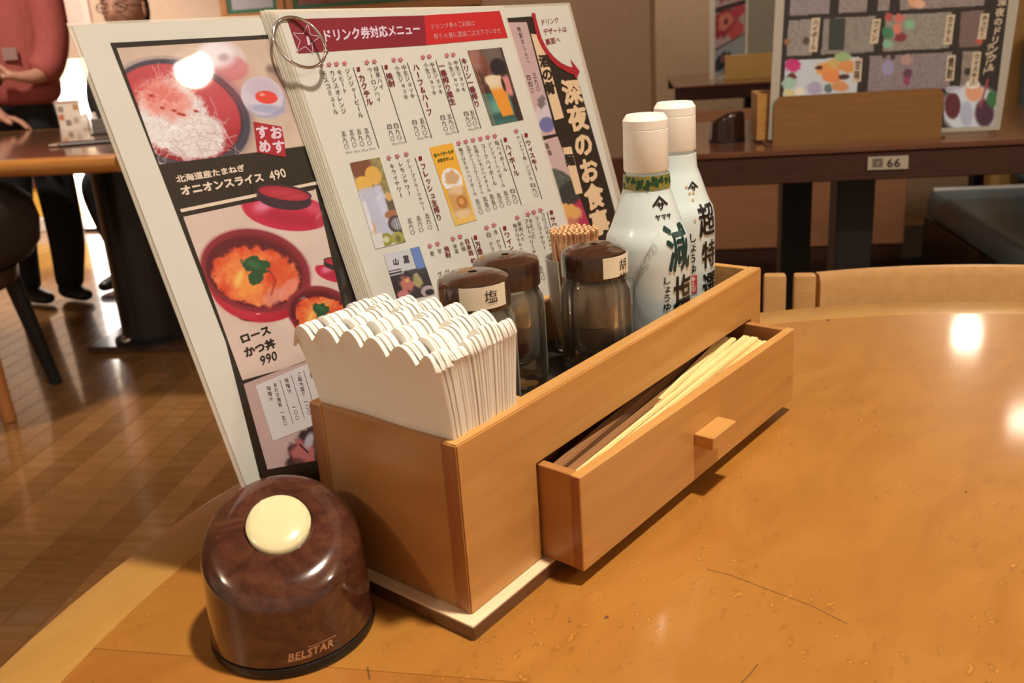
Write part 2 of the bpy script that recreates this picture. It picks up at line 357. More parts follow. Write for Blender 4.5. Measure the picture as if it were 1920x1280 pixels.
# little paint kit, all in numpy
def fill(c, x): return np.tile(np.array(c, float), (len(x), 1))
def ell(x, y, cx, cy, rx, ry, a=0.):
    a = math.radians(a); dx, dy = x - cx, y - cy; X = dx * math.cos(a) + dy * math.sin(a); Y = -dx * math.sin(a) + dy * math.cos(a)
    return np.sqrt((X / rx) ** 2 + (Y / ry) ** 2)
def mixc(img, m, c):
    m = np.clip(m, 0, 1)[:, None]; return img * (1 - m) + np.array(c, float) * m
def soft(d, e=.06): return smoothstep(1 + e, 1 - e, d) if False else np.clip((1 + e - d) / (2 * e), 0, 1)
def vn(x, y, sc, seed=0):
    """value noise"""
    r = np.random.default_rng(seed); T = r.random((64, 64)); X = x / sc; Y = y / sc; xi = np.floor(X).astype(int); yi = np.floor(Y).astype(int); fx = X - xi; fy = Y - yi
    fx = fx * fx * (3 - 2 * fx); fy = fy * fy * (3 - 2 * fy); g = lambda a, b: T[a % 64, b % 64]
    return (g(xi, yi) * (1 - fx) + g(xi + 1, yi) * fx) * (1 - fy) + (g(xi, yi + 1) * (1 - fx) + g(xi + 1, yi + 1) * fx) * fy
def fbm(x, y, sc, seed=0): return .5 * vn(x, y, sc, seed) + .3 * vn(x, y, sc / 2, seed + 1) + .2 * vn(x, y, sc / 4, seed + 2)
def seg(x, y, x0, y0, x1, y1, w):
    dx, dy = x1 - x0, y1 - y0; t = np.clip(((x - x0) * dx + (y - y0) * dy) / (dx * dx + dy * dy + 1e-9), 0, 1)
    return np.clip(1.2 - np.hypot(x - x0 - t * dx, y - y0 - t * dy) / w, 0, 1)

# ================================================================== THE ROOM (local axes a along E1, b along E2)
def room(o): o.rotation_euler = (0, 0, RZ); return o
M_PLANK = [grain('floor_oak_%s' % k, a, c, (1.2, 26, 26), .22, 1., nscale=3, dist=1.6, coatr=.08, rot=(0, 0, PI / 2)) for k, a, c in
           (('honey', (.36, .175, .055), (.25, .115, .035)), ('amber', (.32, .15, .045), (.21, .095, .028)), ('tan', (.40, .20, .07), (.28, .13, .04)))]
b = B(); b.box((-7, -3, -.06), (4.2, 9, -.009), 0); room(struct('floor', b, grain('floor_base', (.10, .05, .02), (.07, .035, .014))))
FLOOR = bpy.data.objects['floor']
LENS = {}
def plank_mesh(L, k):
    if (L, k) not in LENS:
        b = B(); b.box((0.0009, .0009, -.0088), (.0741, L - .0009, 0), .0007); o = obj('plank_mesh', b, M_PLANK[k]); LENS[(L, k)] = o.data; bpy.data.objects.remove(o)
    return LENS[(L, k)]
np_ = 0; a = -3.45; PE = 4.3
while a < 1.80 and np_ < 290:
    y = .6 if a < .2 else 2.0; L = random.choice((.3, .6, .9, 1.1))
    while y < PE - .01:
        if PE - (y + L) < .25: L = PE - y
        L = round(L, 2); o = bpy.data.objects.new('plank', plank_mesh(L, random.randrange(3))); COL.objects.link(o); o.parent = FLOOR; o.location = (a, y, 0); np_ += 1; y += L; L = random.choice((1.0, 1.2, 1.4))
    a += .075
aend = a
# beyond the planks that can be told apart the same boards go on as one piece
b = B()
for lo, hi in (((-7, -3), (-3.452, 9)), ((aend, -3), (4.2, 9)), ((-3.45, -3), (.2, .598)), ((.21, -3), (aend - .002, 1.998)), ((-3.45, PE + .001), (aend - .002, 9))): b.box((*lo, -.0085), (*hi, -.0002), 0)
o = obj('boards', b, M_PLANK[1], FLOOR); tag(o, kind='stuff')
# ceiling and walls
b = B(); b.box((-7, -1.6, 2.5), (4.2, 9, 2.6), 0); room(struct('ceiling', b, grain('ceiling_paint', (.62, .54, .44), (.58, .50, .40), (1, 1, 1), .9)))
b = B(); b.box((-3.37, 5.0, 0), (.20, 5.12, 2.5), 0); room(struct('wall_back', b, M_PLAST))
b = B(); b.box((.19, 3.92, 0), (4.2, 4.04, 2.5), 0); b.box((.19, 4.04, 0), (.29, 5.0, 2.5), 0); room(struct('wall_right', b, grain('wall_plaster_grey', (.47, .35, .24), (.44, .33, .225), (1, 1, 1), .9, nscale=30)))
b = B(); b.box((-7, 8.6, 0), (-2.5, 8.7, 2.5), 0); room(struct('wall_far', b, M_PLAST))
b = B(); b.box((-7, -1, 0), (-6.9, 8.6, 2.5), 0); room(struct('wall_left', b, M_PLAST))
b = B(); b.box((4.1, -1, 0), (4.2, 3.92, 2.5), 0); room(struct('wall_side', b, M_PLAST))
b = B(); b.box((-3.30, 4.97, 0), (.19, 5.0, .17), .004); room(struct('baseboard_back', b, grain('redwood_trim', (.20, .062, .035), (.15, .045, .025))))
# lit plaster pier, tiled pier and door post at the far left
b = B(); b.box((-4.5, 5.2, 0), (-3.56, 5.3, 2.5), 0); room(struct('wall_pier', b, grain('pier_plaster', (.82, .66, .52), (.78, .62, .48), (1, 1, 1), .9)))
# tiled pier: each tile its own piece
b = B(); b.box((-3.555, 5.105, 0), (-3.395, 5.3, 2.5), 0); pier = room(struct('trim_1', b, mat('tile_grout', (.38, .30, .26), .8)))
tb = B(); tb.box((-.0235, -.006, -.0235), (.0235, .006, .0235), .002); proto = obj('tile', tb, grain('pier_tile', (.62, .50, .44), (.54, .43, .38), (8, 8, 8), .35), pier); proto.location = (-3.53, 5.10, .75)
first = True
for r in range(12):
    for c_ in range(3):
        o = proto if first else proto.copy()
        if not first: COL.objects.link(o); o.parent = pier
        o.location = (-3.53 + c_ * .053, 5.10, .78 + r * .053); first = False
b = B(); b.box((-3.37, 4.93, 0), (-3.33, 5.0, 2.5), .004); room(struct('trim_2', b, grain('door_post_redwood', (.30, .11, .06), (.24, .085, .045))))
# raised seating platform: white riser, yellow mat front, red-brown cushion edge
b = B(); b.box((-5.2, 4.36, 0), (-1.2, 4.98, .075), .003); pf = room(struct('trim_3', b, mat('step_white', (.80, .74, .66), .4)))
b = B(); b.box((-5.2, 4.40, .076), (-1.2, 4.97, .25), .006); obj('mat_front', b, grain('mat_yellow', (.80, .48, .09), (.74, .42, .07), (8, 30, 60), .6), pf)
b = B(); b.box((-5.2, 4.38, .251), (-1.2, 4.97, .31), .01); obj('cushion_edge', b, mat('cushion_redbrown', (.17, .045, .03), .7), pf)

def at_e2(q, e2): return onp(q, E2 * e2, E2)
# framed notice beside the door post
P = [at_e2(q, 4.96) for q in ((122, -60), (190, -66))]
nb = thing('wall_notice', 'pinkish paper notice on a wooden post above the seated man', 'notice', RM(-3.20, 4.985, 1.24), RZ)
b = B(); b.box((-.095, -.006, -.125), (.095, .006, .145), .001); obj('paper', b, mat('notice_paper', (.76, .50, .42), .6), nb)
tx = B()
for k in range(12): tx.box((-.07, -.0072, .10 - k * .018), (.03 + .035 * random.random(), -.006, .104 - k * .018), 0)
o = obj('printed_line', tx, mat('notice_ink', (.50, .30, .26), .6), nb); o['kind'] = 'stuff'
# framed pictures on the wall behind the menus
def picture(a, wd, name, label, inner, z0=1.115):
    t = thing(name, label, 'picture', RM(a, 4.99, 0), RZ)
    b = B(); f = .045
    for lo, hi in (((-f, -.02, z0 - f), (wd + f, .004, z0)), ((-f, -.02, z0), (0, .004, z0 + .5)), ((wd, -.02, z0), (wd + f, .004, z0 + .5)), ((-f, -.02, z0 + .5), (wd + f, .004, z0 + .5 + f))): b.box(lo, hi, .003)
    obj('frame', b, grain('frame_orange_wood', (.42, .19, .07), (.36, .15, .05)), t)
    b = B(); f = .022
    for lo, hi in (((0, -.012, z0), (wd, 0, z0 + f)), ((0, -.012, z0 + f), (f, 0, z0 + .5)), ((wd - f, -.012, z0 + f), (wd, 0, z0 + .5)), ((f, -.012, z0 + .478), (wd - f, 0, z0 + .5))): b.box(lo, hi, 0)
    obj('mat_border', b, mat('picture_green', (.035, .12, .065), .6), t)
    b = B(); b.box((f, -.006, z0 + f), (wd - f, 0, z0 + .478), 0); obj('print', b, inner, t)
    b = B()
    for k in range(3): b.lathe([(.012, 0), (.010, .005), (0, .008)], ((k + .5) * wd / 3, -.02, z0 - .02), 10)
    return t
picture(-2.24, .30, 'framed_picture', 'picture with green border behind the left menu, pale grey print', mat('print_grey', (.36, .34, .36), .5))
picture(-1.84, 1.05, 'framed_picture', 'wide picture with green border above the drinks menu, dark red print', grain('print_red', (.20, .05, .04), (.26, .14, .11), (4, 4, 4), nscale=2))

# ================================================================== THE ROUND TABLE
TCX, TCY, TR1, TR0 = .1055, -.2995, .5150, .4790
tb_ = thing('round_table', 'round bird\'s eye maple table with a paler border, holding the condiment box', 'table', (TCX, TCY, 0))
N = 128
def ring(r0, r1, z0, z1, n=N):
    b = B(); V = []
    for r, z in ((r0, z0), (r1 - .0035, z0), (r1, z0 + .0035), (r1, z1 - .0035), (r1 - .0012, z1 - .0010), (r1 - .0035, z1), (r0, z1)):
        V += [(r * math.cos(2 * PI * k / n), r * math.sin(2 * PI * k / n), z) for k in range(n)]
    b.add(V, [(i * n + k, i * n + (k + 1) % n, ((i + 1) % 7) * n + (k + 1) % n, ((i + 1) % 7) * n + k) for i in range(7) for k in range(n)]); return b
obj('border_ring', ring(TR0 + .0002, TR1, TT - .028, TT), M_RIM, tb_, 40)
# veneer joint: straight line through two measured points
j0 = onz(12, 1202)[:2] - np.array([TCX, TCY]); j1 = onz(362, 1230)[:2] - np.array([TCX, TCY]); jd = (j1 - j0) / np.linalg.norm(j1 - j0); jn = np.array([-jd[1], jd[0]])
def chord(sign):
    h = j0 @ jn + sign * .00012; half = math.acos(max(-1, min(1, sign * h / TR0))); c0 = math.atan2(jn[1], jn[0]) + (0 if sign > 0 else PI)
    return [(TR0 * math.cos(c0 + t), TR0 * math.sin(c0 + t)) for t in np.linspace(-half, half, 120)]
for s_, mm in ((1, M_TOP), (-1, M_TOP2)):
    b = B(); b.prism(chord(s_), TT - .004, TT); obj('veneer_panel', b, mm, tb_)
b = B(); b.prism([(.47 * math.cos(t), .47 * math.sin(t)) for t in np.linspace(0, 2 * PI, 65)[:-1]], TT - .028, TT - .0041); obj('core_board', b, M_RIM, tb_)
b = B(); b.lathe([(.035, .03), (.033, .08), (.033, TT - .04), (.12, TT - .030), (.12, TT - .0285)], n=32); obj('pedestal', b, M_BLACK, tb_, 40)
b = B(); b.lathe([(.22, 0), (.22, .012), (.19, .02), (.05, .03), (.03, .034)], n=48); obj('base', b, M_BLACK, tb_, 40)
b = B()
def marks(b, pts, wd):
    P = [onz(*p)[:2] - np.array([TCX, TCY]) for p in pts]
    for p, q in zip(P[:-1], P[1:]):
        d = (q - p) / np.linalg.norm(q - p); n_ = np.array([-d[1], d[0]]) * wd / 2; b.prism([tuple(p - n_), tuple(q - n_), tuple(q + n_), tuple(p + n_)], TT - .0001, TT + .00008)
marks(b, [(1325, 1067), (1370, 1078), (1440, 1105), (1520, 1135), (1590, 1170)], .0004); marks(b, [(1421, 1245), (1405, 1265), (1385, 1285)], .0005); marks(b, [(689, 1250), (691, 1262), (693, 1273)], .0008)
for q, r in (((1137, 1157), .0011), ((1068, 1165), .0006), ((1187, 1178), .0004), ((1553, 600), .0018), ((1811, 922), .0008), ((1389, 1053), .0004)):
    c = onz(*q)[:2] - np.array([TCX, TCY]); b.prism([(c[0] + r * math.cos(t) * 1.3, c[1] + r * math.sin(t) * .8) for t in np.linspace(0, 2 * PI, 9)[:-1]], TT - .0001, TT + .00008)
o = obj('scratch', b, mat('scratch_dark', (.13, .05, .015), .6), tb_); o['kind'] = 'stuff'

# ================================================================== THE CONDIMENT BOX
LX, W, H, HP, OV = .300, .0918, .0876, .0074, .0056
FR, EN, DV0, DV1 = .0084, .0054, .0467, .0545
DX0, DX1, DZ0, DZ1 = .0522, .2836, .0076, .0558
cad = thing('condiment_box', 'long maple condiment box with an open chopstick drawer, on the round table', 'box', (0, 0, TT))
b = B(); b.box((-OV, -OV, 0), (LX + OV, W + OV, HP - .0011), .0004); obj('plinth', b, M_WAL, cad)
b = B(); b.box((-OV, -OV, HP - .0011), (LX + OV, W + OV, HP), .0002); obj('plinth_top', b, M_PLTOP, cad)
def panel(name, lo, hi, endx=True, mm=None):
    b = B(); b.box(lo, hi, .0006, 0)
    o = obj(name, b, [mm or M_BOX, M_BOXEND], cad)
    if endx:
        for p in o.data.polygons:
            if abs(p.normal.x) > .9: p.material_index = 1
    return o
b = B(); b.box((0, 0, HP), (DX0 - .0003, FR, H), .0006); b.box((DX0 - .0004, 0, DZ1 + .0008), (DX1 + .0008, FR, H), .0003); b.box((DX1 + .0007, 0, HP), (LX, FR, H), .0006)
# front panel as one piece with its drawer opening: polygon with thickness
b = B(); pl = [(0, HP), (DX0 - .0004, HP), (DX0 - .0004, DZ1 + .0008), (DX1 + .0008, DZ1 + .0008), (DX1 + .0008, HP), (LX, HP), (LX, H), (0, H)]
bm = bmesh.new(); vs = [bm.verts.new((x, 0, z)) for x, z in pl]; f = bm.faces.new(vs); r_ = bmesh.ops.extrude_face_region(bm, geom=[f])
for v in [g for g in r_['geom'] if isinstance(g, bmesh.types.BMVert)]: v.co.y = FR
bmesh.ops.recalc_face_normals(bm, faces=bm.faces[:]); bmesh.ops.bevel(bm, geom=bm.edges[:], offset=.0006, segments=2, affect='EDGES'); b.bm(bm)
o = obj('front_panel', b, [M_BOX, M_BOXEND], cad)
for p in o.data.polygons:
    if abs(p.normal.x) > .9: p.material_index = 1
panel('back_panel', (0, W - FR, HP), (LX, W, H))
panel('side_panel', (.0004, FR, HP), (EN, W - FR, H - .0001), False, M_BOXSIDE); panel('side_panel', (LX - EN, FR, HP), (LX - .0004, W - FR, H - .0001), False)
panel('divider', (DV0, FR, HP), (DV1, W - FR, H - .0002), False, M_INNER)
b = B(); b.box((EN, FR, HP), (DV0, W - FR, HP + .003), 0); b.box((DV1, FR, .058), (LX - EN, W - FR, .0605), 0); obj('inner_floor', b, M_INNER, cad)
b = B(); b.box((DV1 + .0005, FR + .0005, .0605), (LX - EN - .0005, W - FR - .0005, .062), .0003); obj('shelf_liner', b, M_TRAY, cad)
# menu slot board behind
slot_a = math.radians(6.5)
b = B(); M_ = Matrix.Rotation(slot_a, 4, 'Z')
pts = [(0, 0), (.30, 0), (.30, .082), (.292, .09), (.008, .09), (0, .082)]
bb = B(); bb.prism(pts, 0, .006); bb.v = [tuple(M_ @ Vector((x, -z, y))) for x, y, z in bb.v]; bb.v = [(x - .003, y + .1465, z) for x, y, z in bb.v]
obj('menu_slot_board', bb, M_BOX, cad)
b = B(); b.box((.0, W + OV, 0), (.285, .148, .0035), .0004); obj('slot_base', b, M_WAL, cad)
# drawer
sk = -math.atan2(.0300 - .0233, DX1 - DX0)
dr = thing('drawer', None, None, (DX0, -.0233, 0), sk); dr.parent = cad; DW = DX1 - DX0 - .0008; DD = .072
b = B(); T_ = .0054
b.box((0, 0, DZ0), (DW, T_, DZ1), .0005); obj('drawer_front', b, [M_BOX, M_BOXEND], dr)
for p in bpy.data.objects['drawer_front'].data.polygons:
    if abs(p.normal.x) > .9: p.material_index = 1
b = B(); b.box((.0004, T_, DZ0), (T_, DD, DZ1 - .0001), .0004); b.box((DW - T_, T_, DZ0), (DW - .0004, DD, DZ1 - .0001), .0004); b.box((T_, DD - T_, DZ0), (DW - T_, DD, DZ1 - .002), .0004); b.box((T_, T_, DZ0), (DW - T_, DD - T_, DZ0 + .003), 0)
obj('drawer_tray', b, M_BOXSIDE, dr)
kx = .1549 - DX0
b = B(); b.box((kx, -.0113, .0282), (kx + .0262, .0002, .0356), .0006); obj('knob', b, M_BOX, dr)
# chopsticks
def stick(name, p, q, w0, w1, mm, label, cat, group, two=False):
    p, q = np.array(p, float), np.array(q, float); L = np.linalg.norm(q - p); d = (q - p) / L
    t = thing(name, label, cat, p, math.atan2(d[1], d[0]), group); t.rotation_euler = (0, -math.asin(d[2]), math.atan2(d[1], d[0]))
    for k in ((-1, 1) if two else (0,)):
        b = B(); bm = bmesh.new(); bmesh.ops.create_cube(bm, size=1)
        for v in bm.verts:
            x = (v.co.x + .5) * L; ww = w0 + (w1 - w0) * x / L; gap = (.0002 + .0009 * (1 - x / L)) if two else 0
            v.co = Vector((x, v.co.y * ww + k * (ww / 2 + gap / 2), v.co.z * ww * .85))
        bmesh.ops.bevel(bm, geom=bm.edges[:], offset=.0006, segments=2, affect='EDGES'); b.bm(bm); obj('stick', b, mm, t, 50)
    return t
G1 = 'disposable chopsticks in the open drawer'; PL = 'pale disposable chopstick pair lying in the open drawer'
for k, (p, q) in enumerate([((.0600, -.0152, .7500), (.2660, -.0085, .7505)), ((.0610, -.0158, .7466), (.2690, -.0150, .7480)), ((.0615, -.0130, .7430), (.2600, .0035, .7500)),
                            ((.0625, -.0140, .7395), (.2620, -.0040, .7440)), ((.0650, .0010, .7390), (.2650, .0120, .7395)), ((.0660, .0180, .7330), (.2650, .0130, .7340)), ((.0660, -.0120, .7330), (.2640, -.0160, .7400))]):
    stick('chopstick_pair', p, q, .0026, .0050, M_PALE, PL, 'chopsticks', G1, True)
for k, (p, q) in enumerate([((.0600, -.0092, .7478), (.2500, .0060, .7440)), ((.0600, -.0025, .7490), (.2450, .0160, .7460))]):
    stick('chopstick', p, q, .0056, .0056, M_BRN, ('brown lacquered chopstick along the drawer back, nearer the pale pairs', 'brown lacquered chopstick deepest under the box edge')[k], 'chopstick', None)

# ================================================================== NAPKINS
def napkin_mesh(phase, bend, wd, hh):
    b = B(); n = 66; rows = [0, .3, .5, .62, .74, .86, .94]; V = []
    for side in (0, 1):
        for t in rows + [1]:
            for k in range(n + 1):
                s = k / n; y = (s - .5) * (wd + .012 * t)
                sc = abs(math.sin(PI * (s * 5.5 + phase))); top = hh - .0075 * (1 - sc ** .8) - .003 * abs(s - .5) * 2 - .0065 * max(0, 1 - min(s, 1 - s) / .06) ** 2
                z = top * t if t == 1 else hh * .93 * t / .9 * .98
                z = top if t == 1 else hh * .91 * t / .94
                V.append((bend * t ** 3.2 + (.00040 if side else -.00040) + .0006 * math.sin(s * 9 + phase * 5) * t, y, z))
    R_ = n + 1; m_ = len(rows) + 1; Fc = []
    for side in (0, 1):
        o = side * m_ * R_
        for i in range(m_ - 1):
            for k in range(n): Fc.append((o + i * R_ + k, o + i * R_ + k + 1, o + (i + 1) * R_ + k + 1, o + (i + 1) * R_ + k))
    o = m_ * R_
    for k in range(n): Fc += [((m_ - 1) * R_ + k, (m_ - 1) * R_ + k + 1, o + (m_ - 1) * R_ + k + 1, o + (m_ - 1) * R_ + k)]
    for i in range(m_ - 1): Fc += [(i * R_, (i + 1) * R_, o + (i + 1) * R_, o + i * R_), (i * R_ + n, (i + 1) * R_ + n, o + (i + 1) * R_ + n, o + i * R_ + n)]
    b.add(V, Fc); return b
NM = {}
def nap(ph, ln):
    if (ph, ln) not in NM:
        o = obj('napkin', napkin_mesh(ph, ln, .0745, .1195), M_NAP, None, 50); NM[(ph, ln)] = o.data; bpy.data.objects.remove(o)
    return NM[(ph, ln)]
NN = 50; gz = TT + HP + .0035
for k in range(NN):
    t = k / (NN - 1); pack = min(int(t * 5), 4); xb = .0072 + t * .0375; lean = -.0122 + t * .0142
    o = bpy.data.objects.new('napkin', nap((.36, .62, .46, .30, .42)[pack], round(lean, 3))); COL.objects.link(o)
    dz = [0, .0012, .0003, .001, .0005][pack] + random.uniform(0, .0004)
    o.location = (xb, .0459 + [0, .0004, -.0003, .0004, 0][pack] + random.uniform(-.0004, .0004), gz + dz)
    tag(o, 'white folded paper napkin with scalloped edge, standing in the condiment box', 'napkin', 'napkins packed in the condiment box')

# ================================================================== SHAKERS
def cyl_map(pts, c, r, th0, z0, off=.0003):
    out = []
    for x, y in pts:
        z = z0 + y; rr = (r(z) if callable(r) else r) + off; a = th0 + x / rr; out.append((c[0] + rr * math.cos(a), c[1] + rr * math.sin(a), z))
    return out
def slice_glyph(V, Fc, step):
    """cut flat lettering into narrow strips so that it can follow a curve"""
    bm = bmesh.new(); vs = [bm.verts.new((x, y, 0)) for x, y in V]
    for f in Fc:
        try: bm.faces.new([vs[i] for i in f])
        except ValueError: pass
    xs = [v[0] for v in V]; x = min(xs) + step
    while x < max(xs):
        bmesh.ops.bisect_plane(bm, geom=bm.verts[:] + bm.edges[:] + bm.faces[:], plane_co=(x, 0, 0), plane_no=(1, 0, 0)); x += step
    bm.verts.index_update(); v = [(p.co.x, p.co.y) for p in bm.verts]; f = [[q.index for q in p.verts] for p in bm.faces]; bm.free(); return v, f
def wrap_text(name, parent, V, Fc, sx, sy, c, r, th0, z0, mm, off=.0004, step=.0012, shear=0.):
    V = [(x * sx + y * sy * shear, y * sy) for x, y in V]; V, Fc = slice_glyph(V, Fc, step); b = B(); b.add(cyl_map(V, c, r, th0, z0, off), Fc); return obj(name, b, mm, parent, fix=False)
def patch(c, r, a0, a1, z0, z1, off=.0002, t=.00015, n=16, m_=1):
    b = B(); V = []
    for o_ in (off + t, off):
        for j in range(m_ + 1):
            z = z0 + (z1 - z0) * j / m_
            for k in range(n + 1):
                a = a0 + (a1 - a0) * k / n; rr = (r(z) if callable(r) else r) + o_; V.append((c[0] + rr * math.cos(a), c[1] + rr * math.sin(a), z))
    R_ = n + 1; o2 = (m_ + 1) * R_; Fc = []
    for j in range(m_):
        for k in range(n): Fc += [(j * R_ + k, j * R_ + k + 1, (j + 1) * R_ + k + 1, (j + 1) * R_ + k), (o2 + j * R_ + k, o2 + (j + 1) * R_ + k, o2 + (j + 1) * R_ + k + 1, o2 + j * R_ + k + 1)]
    for k in range(n): Fc += [(k, o2 + k, o2 + k + 1, k + 1), (m_ * R_ + k, m_ * R_ + k + 1, o2 + m_ * R_ + k + 1, o2 + m_ * R_ + k)]
    b.add(V, Fc); return b
FZ = TT + .0621
oct_ = lambda a: 1 + .035 * math.cos(8 * a)
def shaker(name, label, x, y, zt, mm_c, lvl, char=None, lab=None, th=0., coated=None):
    t = thing(name, label, 'shaker', (x, y, FZ)); h = zt - FZ
    b = B(); R0 = .0195
    b.lathe([(R0 * .80, 0), (R0 * .95, .0015), (R0, .006), (R0 * 1.0, h * .56), (R0 * .97, h * .66), (R0 * .86, h * .725), (R0 * .80, h * .75), (R0 * .80, h * .80)], n=48, caps=False, fn=lambda a: 1 + .022 * math.cos(10 * a + .3) )
    n = 48; prof_i = [(R0 * .68, h * .80), (R0 * .68, h * .74), (R0 * .80, h * .66), (R0 * .82, h * .30), (R0 * .78, h * .22), (R0 * .55, h * .165), (0.0001, h * .155)]
    b2 = B(); b2.lathe(prof_i, n=48, caps=False)
    o0 = b.n; b.add(b2.v, b2.f); b.f += [(7 * n + k, 7 * n + (k + 1) % n, o0 + (k + 1) % n, o0 + k) for k in range(n)]; b.mi += [0] * n
    b.f.append(tuple(range(n - 1, -1, -1))); b.mi.append(0)
    obj('glass_jar', b, M_GLASS, t, 60)
    if mm_c is not None:
        b = B(); g = .0004; b.lathe([(.0001, h * .155 + g), (R0 * .53, h * .165 + g), (R0 * .765, h * .22 + g), (R0 * .80, h * .30 + g), (R0 * .80, h * lvl), (R0 * .4, h * (lvl + .02)), (.0001, h * (lvl - .01))], n=40, caps=False); obj('powder', b, mm_c, t, 40)
    if coated is not None:
        b = B(); b.lathe([(R0 * .795, h * lvl + .0006), (R0 * .795, h * .64), (R0 * .67, h * .735)], n=40, caps=False); obj('dusty_coating', b, coated, t, 40)
    b = B(); rl = .0177
    b.lathe([(rl * .90, h * .765), (rl, h * .775), (rl * 1.005, h * .79), (rl, h - .0052), (rl * .965, h - .0030), (rl * .80, h - .0014), (rl * .5, h - .0003), (.0022, h), (.0018, h - .004), (.0001, h - .004)], n=56); obj('lid', b, M_LID, t, 35)
    if char:
        a0, a1, z0, z1 = lab; zl = lambda z: rl
        s_ = obj('paper_label', patch((0, 0), rl, math.radians(a0), math.radians(a1), z0 - FZ, z1 - FZ), M_PAPER, t, 40)
        v, f = vtext(char, .012); wrap_text('label_lettering', s_, v, f, .0078, .0072, (0, 0), rl, math.radians(th), (z1 - FZ) - .0015, M_INK, .0006)
    return t
M_CHILI = grain('chili_flakes', (.42, .075, .02), (.15, .03, .01), (1, 1, 1), .8, nscale=900, detail=2)
M_PEP = grain('pepper_powder', (.36, .25, .18), (.30, .21, .15), (1, 1, 1), .9, nscale=300)
M_COAT = mat('pepper_dust', (.55, .42, .31), .9)
nt, lk, b_ = nodes(M_COAT); tr = nt.new('ShaderNodeBsdfTransparent'); mx = nt.new('ShaderNodeMixShader'); nz = nt.new('ShaderNodeTexNoise'); nz.inputs['Scale'].default_value = 90
rp = ramp(nt, [(.35, (.75,) * 3), (.6, (.95,) * 3)]); lk.new(nz.outputs['Fac'], rp.inputs[0]); lk.new(rp.outputs[0], mx.inputs[0]); lk.new(tr.outputs[0], mx.inputs[1]); lk.new(b_.outputs[0], mx.inputs[2]); lk.new(mx.outputs[0], nt['Material Output'].inputs[0])
M_CCOAT = mat('chili_dust', (.65, .44, .20), .9)
nt, lk, b_ = nodes(M_CCOAT); tr = nt.new('ShaderNodeBsdfTransparent'); mx = nt.new('ShaderNodeMixShader'); mx.inputs[0].default_value = .6; lk.new(tr.outputs[0], mx.inputs[1]); lk.new(b_.outputs[0], mx.inputs[2]); lk.new(mx.outputs[0], nt['Material Output'].inputs[0])
shaker('salt_shaker', 'glass shaker with brown lid labelled 塩, right behind the napkins', .0755, .0505, .836, mat('salt', (.80, .77, .70), .9), .5, '塩', (198, 276, .8215, .8325), 247)
shaker('chili_shaker', 'glass shaker of red chili powder with unlabelled brown lid', .1150, .0620, .834, M_CHILI, .36, coated=M_CCOAT)
shaker('pepper_shaker', 'glass shaker of grey-brown pepper with label 胡 on its brown lid', .1520, .0310, .834, M_PEP, .40, '胡椒', (228, 300, .8190, .8300), 270, coated=M_COAT)

# toothpick glass
tg = thing('toothpick_glass', 'small clear glass crowded with toothpicks, behind the pepper shaker', 'glass', (.1780, .0620, FZ))
b = B(); r0 = .0168; hh = .056; n = 48
b.lathe([(r0 * .75, 0), (r0 * .78, .001), (r0 * .88, .02), (r0, hh), (r0 * .93, hh), (r0 * .80, .02), (r0 * .70, .008), (.0001, .007)], n=48, fn=lambda a: 1 + .02 * math.cos(12 * a)); obj('glass_cup', b, M_GLASS, tg, 60)
b = B(); b.lathe([(.0009, 0), (.0011, .004), (.0011, .058), (.0009, .0585), (.0012, .0595), (.0009, .0605), (.0012, .0615), (.0010, .0635), (.0001, .064)], n=8)
tp = obj('toothpick', b, mat('toothpick_wood', (.66, .38, .20), .6), None, 40); first = True; spots = [(0., 0.)]
for k in range(1, 70):
    r = .0024 * math.sqrt(k) * .62; a = k * 2.39996
    if r < .0120: spots.append((r * math.cos(a), r * math.sin(a)))
for (px_, py_) in spots:
    o = tp if first else tp.copy()
    if not first: COL.objects.link(o)
    first = False; s_ = .62
    o.location = (.1780 + px_ * s_, .0620 + py_ * s_, FZ + .0085); o.rotation_euler = (-py_ * 8.5, px_ * 8.5, 0)
    tag(o, 'wooden toothpick with ridged end standing in the small glass', 'toothpick', 'toothpicks in the small glass')

